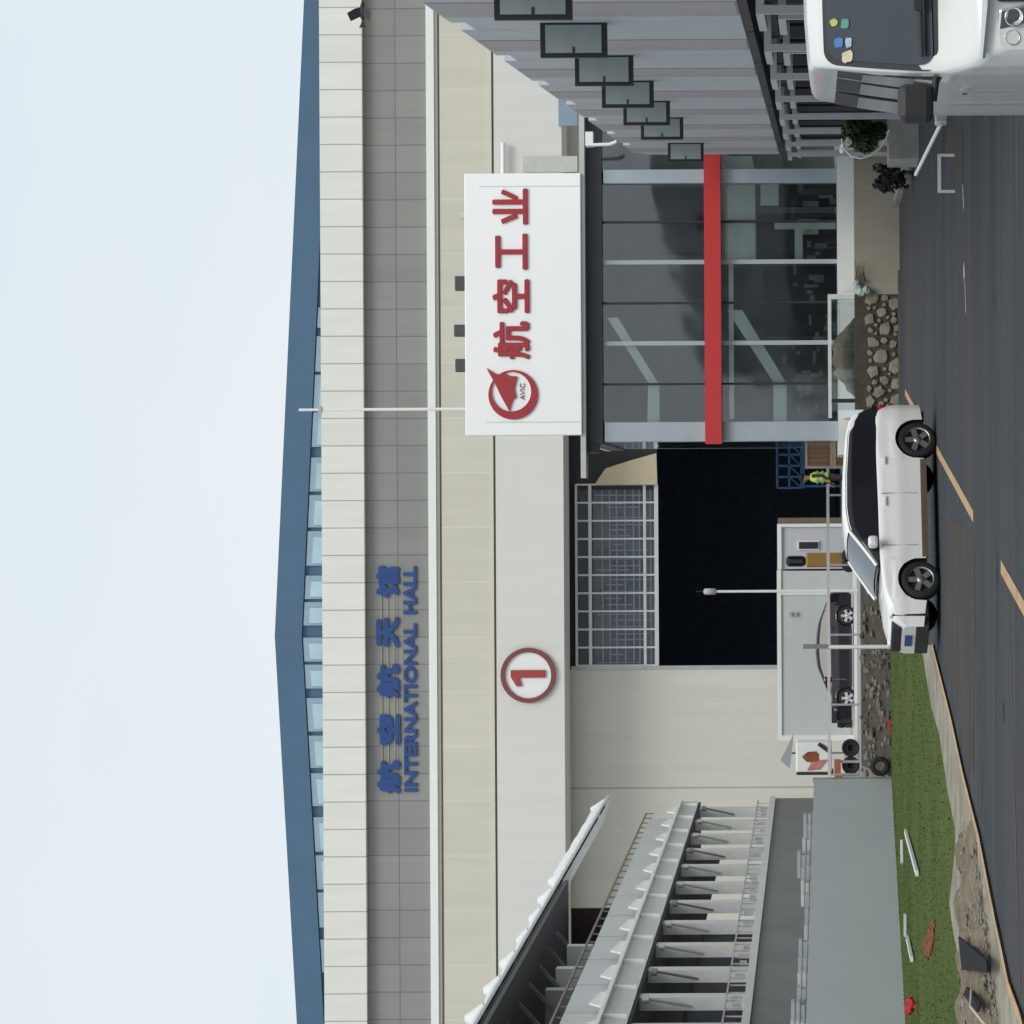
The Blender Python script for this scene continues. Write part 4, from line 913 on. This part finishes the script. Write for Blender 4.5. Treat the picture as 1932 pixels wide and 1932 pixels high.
def car(name, label, cat, loc, rz, C):
    t = thing(name, loc, label, cat, rz)
    xf, xr, wr = C['xf'], C['xr'], C['wr']; top, wid = C['top'], C['wid']; x0, x1 = C['x0'], C['x1']; zb0 = C.get('zb', .24)
    xs = sorted(set([x0 + (x1 - x0) * i / 60 for i in range(61)] + [xf + wr * 1.13 * math.cos(math.pi * k / 14) for k in range(15)] + [xr + wr * 1.13 * math.cos(math.pi * k / 14) for k in range(15)] + [x0 + .02, x0 + .05, x1 - .02, x1 - .05]))
    def zbot(x):
        z = zb0 + .12 * max(0, (abs(x - (x0 + x1) / 2) - (x1 - x0) / 2 + .5)) / .5 * .5
        for c in (xf, xr):
            d = abs(x - c); rr_ = wr * 1.13
            if d < rr_: z = max(z, wr + math.sqrt(rr_ ** 2 - d ** 2))
        return z
    rows = []
    for x in xs:
        w = smooth_(wid, x, .06); zt = smooth_(top, x, .06); zb = min(zbot(x), zt - .05); r = []
        for s in range(9):
            z = zb + (zt - .03 - zb) * s / 8; g = (z - .55) / .5
            y = w * (1 - .035 * g * g - (.02 if abs(z - C['crease']) > .1 else 0))
            r.append((x, y, z))
        yt = r[-1][1]
        r += [(x, yt - .03, zt - .005), (x, yt * .8, zt + .006), (x, yt * .4, zt + .016), (x, 0, zt + .02)]
        r = r + [(a, -b, c) for a, b, c in reversed(r[:-1])]
        rows.append(r)
    m_ = MB().grid(rows)
    for r, rev in ((rows[0], 0), (rows[-1], 1)):
        m_.add(r, [tuple(range(len(r)))[::-1 if rev else 1]])
    m_.build('body', C['paint'], t, local=True)
    MB().box(x0 + .15, x1 - .15, -C['hw'] + .16, C['hw'] - .16, zb0 - .02, .85).build('underbody', M_darkplast, t, local=True)
    # greenhouse
    gt = C['roof']; gx0, gx1 = gt[0][0], gt[-1][0]; zbl, bw, rw = C['belt'], C['bw'], C['rw']; zmx = max(b for a, b in gt)
    rows = []
    for i in range(41):
        x = gx0 + (gx1 - gx0) * i / 40; zt = smooth_(gt, x, .05); r = []
        if i in (0, 40): zt = zbl + .01
        endt = max(0, min(1, min(x - gx0, gx1 - x) / .5)) ; sh_ = .88 + .12 * endt ** .5
        def yw(z): return (bw + (rw - bw) * ((z - zbl) / (zmx - zbl))) * sh_
        for s in range(6):
            z = zbl + (zt - .02 - zbl) * s / 5; r.append((x, yw(z), z))
        r += [(x, yw(zt) - .06, zt + .0), (x, yw(zt) * .5, zt + .02), (x, 0, zt + .028)]
        rows.append(r + [(a, -b, c) for a, b, c in reversed(r[:-1])])
    MB().grid(rows).build('windows', M_carglass, t, local=True)
    # windscreen
    wa, wb_ = C['ws']; rows = []
    for i in range(7):
        x = wa + (wb_ - wa) * i / 6; zt = smooth_(gt, x, .05); sh_ = .88 + .12 * max(0, min(1, min(x - gx0, gx1 - x) / .5)) ** .5
        y = (bw + (rw - bw) * ((zt - zbl) / (zmx - zbl))) * sh_ - .075
        rows.append([(x + .012, y * q, zt + .03 * (1 - q * q) + .012) for q in (-1, -.6, -.2, .2, .6, 1)])
    MB().grid(rows).build('windscreen', M_wsglass, t, local=True)
    # roof panel
    rx0, rx1 = C['roofx']; rows = []
    for i in range(21):
        x = rx0 + (rx1 - rx0) * i / 20; zt = smooth_(gt, x, .05); y = bw + (rw - bw) * ((zt - zbl) / (zmx - zbl))
        r = [(x, y + .022, zt - C['rt']), (x, y + .012, zt - .03), (x, y - .05, zt + .02), (x, y * .5, zt + .04), (x, 0, zt + .045)]
        rows.append(r + [(a, -b, c) for a, b, c in reversed(r[:-1])])
    MB().grid(rows).build('roof', C['paint'], t, local=True)
    for s in (1, -1):
        m_ = MB(); pts = []
        for i in range(8):
            x = wb_ + (rx1 - wb_) * i / 7; zt = smooth_(gt, x, .05); sh_ = .88 + .12 * max(0, min(1, min(x - gx0, gx1 - x) / .5)) ** .5
            pts.append((x, s * ((bw + (rw - bw) * ((zt - zbl) / (zmx - zbl))) * sh_ - .02), zt + .0))
        m_.path(pts, .035).build('pillar', C['pillar'], t, local=True)
        mx_ = C['mirror']
        mr = MB().box(mx_ - .09, mx_ + .09, s * (bw + .03), s * (bw + .26), zbl + .02, zbl + .19).build('mirror', C['paint'], t, bevel=.05, local=True)
        hx = x1 - .12
        MB().box(hx - .28, hx - .03, s * (C['fw'] - .1), s * (C['fw'] + .06), C['lz'], C['lz'] + .13).build('headlight', M_lamp, t, bevel=.04, local=True)
        MB().box(x0 + .0, x0 + .16, s * (C['fw'] - .0), s * (C['fw'] + .09), C['lz'] + .14, C['lz'] + .26).build('tail_light', M_amber, t, bevel=.03, local=True)
        for xx_ in (xf, xr): wheel(t, xx_, s * C['track'], wr, s, C['rim'])
        for (a, b) in C['handles']: MB().box(a, b, s * (C['hw'] - .02), s * (C['hw'] + .012), zbl - .14, zbl - .115).build('door_handle', C['paint'], t, local=True)
        for a in C['seams']: MB().box(a - .004, a + .004, s * (C['hw'] - .05), s * (C['hw'] - .002), zb0 + .14, zbl - .06).build('door_seam', M_steel, t, local=True)
        MB().box(xr + wr * 1.2, xf - wr * 1.2, s * (C['hw'] - .08), s * (C['hw'] - .01), zb0 - .04, zb0 + .07).build('sill', C['sill'], t, local=True)
    MB().box(x1 - .22, x1 + .006, -C['fw'] + .14, C['fw'] - .14, C['lz'] - .10, C['lz'] + .08).build('grille', M_darkplast, t, bevel=.03, local=True)
    MB().box(x1 - .25, x1 + .008, -C['fw'] + .06, C['fw'] - .06, zb0 - .04, zb0 + .20).build('lower_grille', M_darkplast, t, bevel=.02, local=True)
    MB().box(x1 + .013, x1 + .025, -.22, .22, zb0 + .25, zb0 + .38).build('number_plate', mat('blue_plate', (.03, .07, .25), .5), t, local=True)
    return t
p0 = G(835, 1773); p1 = Vector((X(1100, 47.6), 47.6, 0))
yaw = R(26); fwd = Vector((-math.cos(yaw), -math.sin(yaw), 0)); left = Vector((math.sin(yaw), -math.cos(yaw), 0))
mid = (Vector((X(835, 46.5), 46.5, 0)) + p1) / 2 - left * .78
SUV = dict(xf=1.38, xr=-1.38, wr=.35, x0=-2.15, x1=2.18, hw=.90, fw=.66, track=.86, belt=1.07, bw=.83, rw=.64, crease=.72, rt=.10, lz=.78,
           top=[(-2.15, .80), (-2.10, 1.02), (-1.9, 1.10), (-1.0, 1.10), (.6, 1.07), (1.0, 1.05), (1.6, .98), (2.0, .88), (2.12, .76), (2.18, .6)],
           wid=[(-2.15, .70), (-2.05, .82), (-1.8, .885), (-1.2, .90), (1.3, .90), (1.7, .87), (2.0, .77), (2.18, .60)],
           roof=[(-2.12, 1.08), (-2.02, 1.40), (-1.93, 1.545), (-1.6, 1.61), (-.8, 1.66), (-.1, 1.665), (.30, 1.61), (1.12, 1.07)], ws=(.36, 1.06), roofx=(-1.96, .34), mirror=.72,
           paint=M_carwhite, pillar=M_carwhite, rim=M_alloy, handles=((-.22, -.04), (-1.02, -.86)), seams=(.74, -.28), sill=mat('brown_sill', (.10, .08, .06), .6))
car('suv', 'white compact SUV crossing the yellow centre line with its nose to the left', 'car', mid, math.pi + yaw, SUV)
SED = dict(SUV); SED.update(wr=.32, xf=1.37, xr=-1.37, x0=-2.25, x1=2.35, belt=.92, bw=.80, rw=.60, hw=.88, zb=.2, crease=.6, rt=.05, lz=.58,
           top=[(-2.25, .6), (-2.2, .85), (-1.9, .97), (-1.3, .95), (.5, .92), (1.0, .90), (1.7, .80), (2.15, .68), (2.35, .45)],
           wid=[(-2.25, .65), (-2.1, .78), (-1.8, .86), (1.4, .88), (1.9, .82), (2.2, .68), (2.35, .5)],
           roof=[(-1.95, .95), (-1.2, 1.24), (-.7, 1.31), (-.1, 1.34), (.35, 1.28), (1.22, .92)], ws=(.42, 1.16), roofx=(-1.15, .38), mirror=.75, paint=M_carblack, pillar=M_carblack, rim=M_silver, sill=M_darkplast)
car('sedan', 'black sedan with silver wheels parked in front of the long white cabin', 'car', (X(690, 88.2), 89.0, PZ + .0), math.pi + R(3), SED)

# ---- white microvan, nose to camera
vd = 17.2; vh = (1330 - CU) / F
van = thing('microvan', (3.70, vd, 0), 'white microvan facing the camera with a black mirror, cut by the picture edge', 'van', rz=-math.pi / 2 - math.atan(vh) * 1.0)
top = [(-4.3, 2.0), (-4.2, 2.12), (-3.9, 2.19), (-1.6, 2.21), (-1.15, 2.19), (-.98, 2.13), (-.38, 1.31), (-.25, 1.22), (-.06, 1.10), (-.01, .98), (.02, .8)]
top2 = []
rows = []
vx = sorted(set([-4.3, -4.25, -4.15, -4, -3.6, -3, -2.4, -1.8, -1.6, -1.45, -1.3, -1.2] + [-1.15 + i * .03 for i in range(39)]))
def vw(x): return lerp_([(-4.3, .74), (-4.1, .82), (-.9, .84), (-.4, .825), (-.15, .79), (-.03, .72), (.02, .66)], x)
def vy(z, x): return vw(x) * (1 - (.15 * max(0, (z - 1.15) / 1.05) ** 1.3) - .01 * ((z - .8) ** 2))
for x in vx:
    zt = smooth_(top, x, .03); r = []
    for s in range(15): z = .32 + (zt - .05 - .32) * s / 14; r.append((x, vy(z, x), z))
    yt = r[-1][1]; r += [(x, yt - .025, zt - .012), (x, yt - .09, zt), (x, yt * .5, zt + .02), (x, 0, zt + .03)]
    rows.append(r + [(a, -b, c) for a, b, c in reversed(r[:-1])])
m_ = MB().grid(rows)
for r in (rows[0], rows[-1]): m_.add(r, [tuple(range(len(r)))])
m_.build('body', M_vanwhite, van, local=True)
def slope_pt(z, y, off): # point on windscreen slope, rounded towards the corners
    x = -.38 + (z - 1.31) / (2.13 - 1.31) * (-.60); return (x + off - .035 * (y / .75) ** 2, y, z + off * .7 + .018 * (1 - (y / .75) ** 2))
def patch(z0, z1, inset, off, name, m, parent, rad=.09):
    rows = []; n_ = 30
    for i in range(n_ + 1):
        f_ = i / n_; f_ = .5 - .5 * math.cos(math.pi * f_); z = z0 + (z1 - z0) * f_; d = min(z - z0, z1 - z)
        rr_ = rad - math.sqrt(max(0, rad ** 2 - (rad - d) ** 2)) if d < rad else 0
        yy = vy(z, -.5) - .012 - inset - rr_
        rows.append([slope_pt(z, yy * q, off) for q in (-1, -.9, -.75, -.5, -.25, 0, .25, .5, .75, .9, 1)])
    return MB().grid(rows).build(name, m, parent, local=True)
ws = patch(1.315, 2.075, .0, .020, 'windscreen', mat('windscreen_seal', (.008, .009, .01), .5), van)
patch(1.345, 2.045, .04, .028, 'glass', mat('van_glass', (.035, .045, .055), .07, var=.15, vs_=1.5, spec=.55), ws)
M_seat = mat('seat_reflection', (.055, .065, .078), .6)
stickers = [((.70, 1.99), (.06, .05), (.55, .5, .08), 'yellow')]
def stick(u0, u1, v0, v1, col, nm):
    # positions measured on the glass
    def cv(u, v): return (-(u - 1795) * vd / F + .80, CH - (v - HV - 3) * vd / F)
    y0, z0 = cv(u0, v1); y1, z1 = cv(u1, v0); q = random.Random(int(u0)); pts = []
    for k_ in range(12):
        a_ = 2 * math.pi * k_ / 12; f = q.uniform(.82, 1.12) / max(abs(math.cos(a_)), abs(math.sin(a_))) ** .55
        pts.append(slope_pt((z0 + z1) / 2 + (z1 - z0) / 2 * math.sin(a_) * f * .95, -((y0 + y1) / 2 + (y1 - y0) / 2 * math.cos(a_) * f * .95), .034))
    MB().add(pts, [tuple(range(12))]).build('sticker', mat('sticker_' + nm, col, .6, var=.3, vs_=12), ws, local=True)
stick(1897, 1912, 1585, 1602, (.42, .42, .10), 'yellow'); stick(1889, 1911, 1606, 1625, (.06, .25, .20), 'green')
stick(1854, 1876, 1592, 1612, (.05, .16, .42), 'blue'); stick(1852, 1874, 1614, 1628, (.35, .45, .6), 'pale'); stick(1823, 1849, 1606, 1630, (.60, .50, .36), 'beige')
# wiper
m_ = MB(); a, b = Vector(slope_pt(1.40, -.70, .06)), Vector(slope_pt(1.39, .05, .06))
m_.path([a, a.lerp(b, .5) + Vector((.01, 0, .01)), b], .02); c_ = Vector(slope_pt(1.40, -.33, .08)); m_.path([c_, Vector(slope_pt(1.30, -.12, .06))], .02)
m_.box(c_.x - .02, c_.x + .02, c_.y - .07, c_.y + .07, c_.z - .025, c_.z + .025)
m_.build('wiper', M_darkplast, van, local=True)
for s in (-1, 1):
    # side glazing
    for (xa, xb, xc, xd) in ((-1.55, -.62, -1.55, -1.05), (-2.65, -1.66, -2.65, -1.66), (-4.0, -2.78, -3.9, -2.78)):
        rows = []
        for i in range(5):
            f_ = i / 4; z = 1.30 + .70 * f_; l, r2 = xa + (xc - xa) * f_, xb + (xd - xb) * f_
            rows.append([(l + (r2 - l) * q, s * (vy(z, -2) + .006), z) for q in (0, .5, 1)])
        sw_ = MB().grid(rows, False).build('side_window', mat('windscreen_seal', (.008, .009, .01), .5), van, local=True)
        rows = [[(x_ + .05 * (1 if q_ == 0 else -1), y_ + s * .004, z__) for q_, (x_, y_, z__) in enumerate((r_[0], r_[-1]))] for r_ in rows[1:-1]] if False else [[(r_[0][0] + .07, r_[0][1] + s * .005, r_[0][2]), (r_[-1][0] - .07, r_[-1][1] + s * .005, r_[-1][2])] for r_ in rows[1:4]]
        MB().grid(rows, False).build('side_pane', mat('side_pane_sheen', (.22, .25, .27), .15, spec=.5), sw_, local=True)  # pale grey in the pane colour stands in for reflected sky
    mr = MB().box(-.62, -.47, s * 1.06 if s > 0 else -1.20, s * 1.20 if s > 0 else -.93, 1.36, 1.61) if False else MB().box(-.66, -.50, min(s * .87, s * 1.13), max(s * .87, s * 1.13), 1.36, 1.60)
    mr = mr.build('mirror', M_darkplast, van, bevel=.05, local=True)
    MB().tube((-.55, s * .82, 1.34), (-.58, s * .98, 1.36), .025).build('mirror_arm', M_darkplast, mr, local=True)
    for a in (-1.58, -2.72): MB().box(a - .004, a + .004, min(s * .80, s * .842), max(s * .80, s * .842), .45, 1.12).build('door_seam', M_steel, van, local=True)
    MB().box(-1.5, -1.3, min(s * .83, s * .865), max(s * .83, s * .865), 1.08, 1.12).build('door_handle', M_chrome, van, local=True)
    hl = MB().prism([(-.02, s * .40, .74), (-.02, s * .44, .96), (-.10, s * .74, .985), (-.12, s * .745, .80)], (.045, 0, 0)).build('headlight', M_chrome, van, bevel=.02, local=True)
    m_ = MB()
    for yy, zz_, rr_ in ((.49, .86, .06), (.62, .87, .05)): m_.lathe([(0, -.03), (rr_ * .5, -.02), (rr_ * .9, .005), (rr_, .01), (rr_, -.02)], (.03 - .06 * (yy - .42) / .3, s * yy, zz_), 'x', 16)
    m_.build('lamp_bowl', M_chrome, hl, local=True)
    for xx_ in (-.95, -3.5): wheel(van, xx_, s * .80, .29, s, M_alloy, .17)
m_ = MB().prism([(.0, -.755, 1.045), (.045, -.42, 1.015), (.06, 0, 1.01), (.045, .42, 1.015), (.0, .755, 1.045), (-.03, .755, 1.06), (.02, 0, 1.03), (-.03, -.755, 1.06)], (0, 0, .02)); m_.build('chrome_strip', M_chrome, van, local=True)
MB().box(-.02, .035, -.39, .39, .72, .97).build('grille', M_darkplast, van, bevel=.02, local=True)
m_ = MB()
for z in (.78, .84, .90): m_.box(.036, .044, -.37, .37, z, z + .02)
m_.build('grille_bars', M_chrome, van, local=True)
MB().box(-.1, .07, -.78, .78, .34, .66).build('bumper', M_vanwhite, van, bevel=.05, local=True)

# ================================================================== PERSON IN HI-VIS VEST
def person(loc, rz, label):
    t = thing('person', loc, label, 'person', rz)
    me = bpy.data.meshes.new('body')
    J = {'pel': (0, 0, .95, .14), 'wst': (0, 0, 1.12, .125), 'chs': (0, .01, 1.32, .15), 'nkb': (0, .01, 1.46, .07), 'nck': (0, .02, 1.53, .055), 'hd1': (0, .03, 1.60, .085), 'hd2': (0, .03, 1.69, .095), 'hd3': (0, .03, 1.745, .06),
         'lsh': (.17, 0, 1.42, .06), 'lel': (.26, .02, 1.15, .045), 'lwr': (.22, .17, .95, .03), 'lha': (.21, .22, .89, .032), 'rsh': (-.17, 0, 1.42, .06), 'rel': (-.27, .0, 1.16, .045), 'rwr': (-.24, .15, .97, .03), 'rha': (-.23, .2, .91, .032),
         'lhp': (.09, 0, .88, .10), 'lkn': (.11, .03, .48, .065), 'lan': (.12, 0, .09, .045), 'lto': (.13, .16, .04, .04), 'rhp': (-.09, 0, .88, .10), 'rkn': (-.12, .04, .48, .065), 'ran': (-.13, -.03, .09, .045), 'rto': (-.14, .13, .04, .04)}
    E = [('pel', 'wst'), ('wst', 'chs'), ('chs', 'nkb'), ('nkb', 'nck'), ('nck', 'hd1'), ('hd1', 'hd2'), ('hd2', 'hd3'), ('chs', 'lsh'), ('lsh', 'lel'), ('lel', 'lwr'), ('lwr', 'lha'), ('chs', 'rsh'), ('rsh', 'rel'), ('rel', 'rwr'), ('rwr', 'rha'),
         ('pel', 'lhp'), ('lhp', 'lkn'), ('lkn', 'lan'), ('lan', 'lto'), ('pel', 'rhp'), ('rhp', 'rkn'), ('rkn', 'ran'), ('ran', 'rto')]
    ks = list(J)
    me.from_pydata([J[k][:3] for k in ks], [(ks.index(a), ks.index(b)) for a, b in E], [])
    o = bpy.data.objects.new('body', me); COL.objects.link(o)
    sk = o.modifiers.new('skin', 'SKIN'); ss = o.modifiers.new('sub', 'SUBSURF'); ss.levels = 2; ss.render_levels = 2
    if not me.skin_vertices: me.attributes  # layer made by the modifier below
    if len(me.skin_vertices) == 0:
        import bmesh
        bm = bmesh.new(); bm.from_mesh(me); bm.verts.layers.skin.verify(); bm.to_mesh(me); bm.free()
    for i, k in enumerate(ks):
        sv = me.skin_vertices[0].data[i]; sv.radius = (J[k][3], J[k][3] * (.8 if k in ('chs', 'wst', 'pel') else 1)); sv.use_root = (k == 'pel')
    bpy.context.view_layer.update()
    m2 = bpy.data.meshes.new_from_object(o.evaluated_get(bpy.context.evaluated_depsgraph_get()))
    bpy.data.objects.remove(o)
    skin_ = mat('skin', (.42, .26, .18), .6); troz = mat('maroon_trousers', (.055, .03, .035), .8); shirt = mat('dark_shirt', (.02, .022, .03), .8); shoe = mat('shoe', (.02, .02, .02), .6)
    for m in (skin_, troz, shirt, shoe): m2.materials.append(m)
    for p in m2.polygons:
        c = p.center; p.use_smooth = True
        p.material_index = 3 if c.z < .1 else 1 if (c.z < .98 and abs(c.x) < .2 and c.y < .13) or c.z < .8 else 2 if 1.0 < c.z < 1.49 else 0
    b = bpy.data.objects.new('body', m2); COL.objects.link(b); b.parent = t
    rows = []
    for z, rx_, ry_ in ((.98, .185, .135), (1.1, .18, .14), (1.25, .195, .155), (1.38, .20, .15), (1.46, .14, .11), (1.49, .09, .09)):
        rows.append([(rx_ * math.cos(a * .3927), ry_ * math.sin(a * .3927) + .005, z) for a in range(16)])
    v = MB().grid(rows, True, True).build('vest', mat('hi_vis_yellow', (.55, .85, .08), .6, var=.05), t, local=True)
    m_ = MB()
    for z in (1.12, 1.27): m_.lathe([(.197, 0), (.199, .045)], (0, .005, z), 'z', 16)
    m_.build('reflective_band', M_silver, v, local=True)
    MB().lathe([(.085, -.02), (.108, .02), (.105, .08), (.06, .13), (0, .14)], (0, .012, 1.68), 'z', 14).build('hair', mat('black_hair', (.01, .009, .008), .7), t, local=True)
    m_ = MB(); m_.prism([(-.012, .12, 1.63), (.012, .12, 1.63), (0, .125, 1.68)], (0, .02, -.01)); m_.build('nose', skin_, t, local=True)
    m_ = MB()
    for s in (-1, 1): m_.lathe([(0, 0), (.012, 0)], (s * .035, .122, 1.675), 'y', 8)
    m_.build('eyes', M_darkplast, t, local=True)
    for s in (-1, 1):
        m_ = MB()
        for f_ in range(4): x = s * (.22 + .012 * (f_ - 1.5)); m_.tube((x, .225, .88), (x, .245 + .004 * f_, .825), .009, .007, 6); m_.tube((x, .245 + .004 * f_, .825), (x, .225, .795), .007, .005, 6)
        m_.tube((s * .20, .215, .90), (s * .175, .235, .865), .009, .007, 6); m_.build('fingers', skin_, t, local=True)
    return t
person((X(1032, 75.5), 75.5, PZ), R(100), 'person in a yellow-green safety vest and dark trousers beside the wooden crates')

# ================================================================== BIRD
BS = 1.6
bird = thing('flying_bird', P(1911, 684, 60), 'small black bird in flight in front of the hall parapet', 'bird')
c = bird.location
MB().lathe([(0, -.22), (.05, -.16), (.07, 0), (.05, .14), (.0, .26)], c, 'x', 8).build('bird_body', M_darkplast, bird)
for s in (1, -1):
    MB().prism([*[c + Vector(q_) * BS for q_ in ((.06, -.02, 0), (-.07, -.02, 0), (-.16, -.1, s * .13 + .02), (-.05, -.12, s * .17 + .03), (.02, -.08, s * .10))]], (0, .012, 0)).build('wing', M_darkplast, bird)
MB().prism([c + Vector((-.12, 0, 0)) * BS, c + Vector((-.24, 0, .05)) * BS, c + Vector((-.22, 0, -.05)) * BS], (0, .01, 0)).build('tail', M_darkplast, bird)
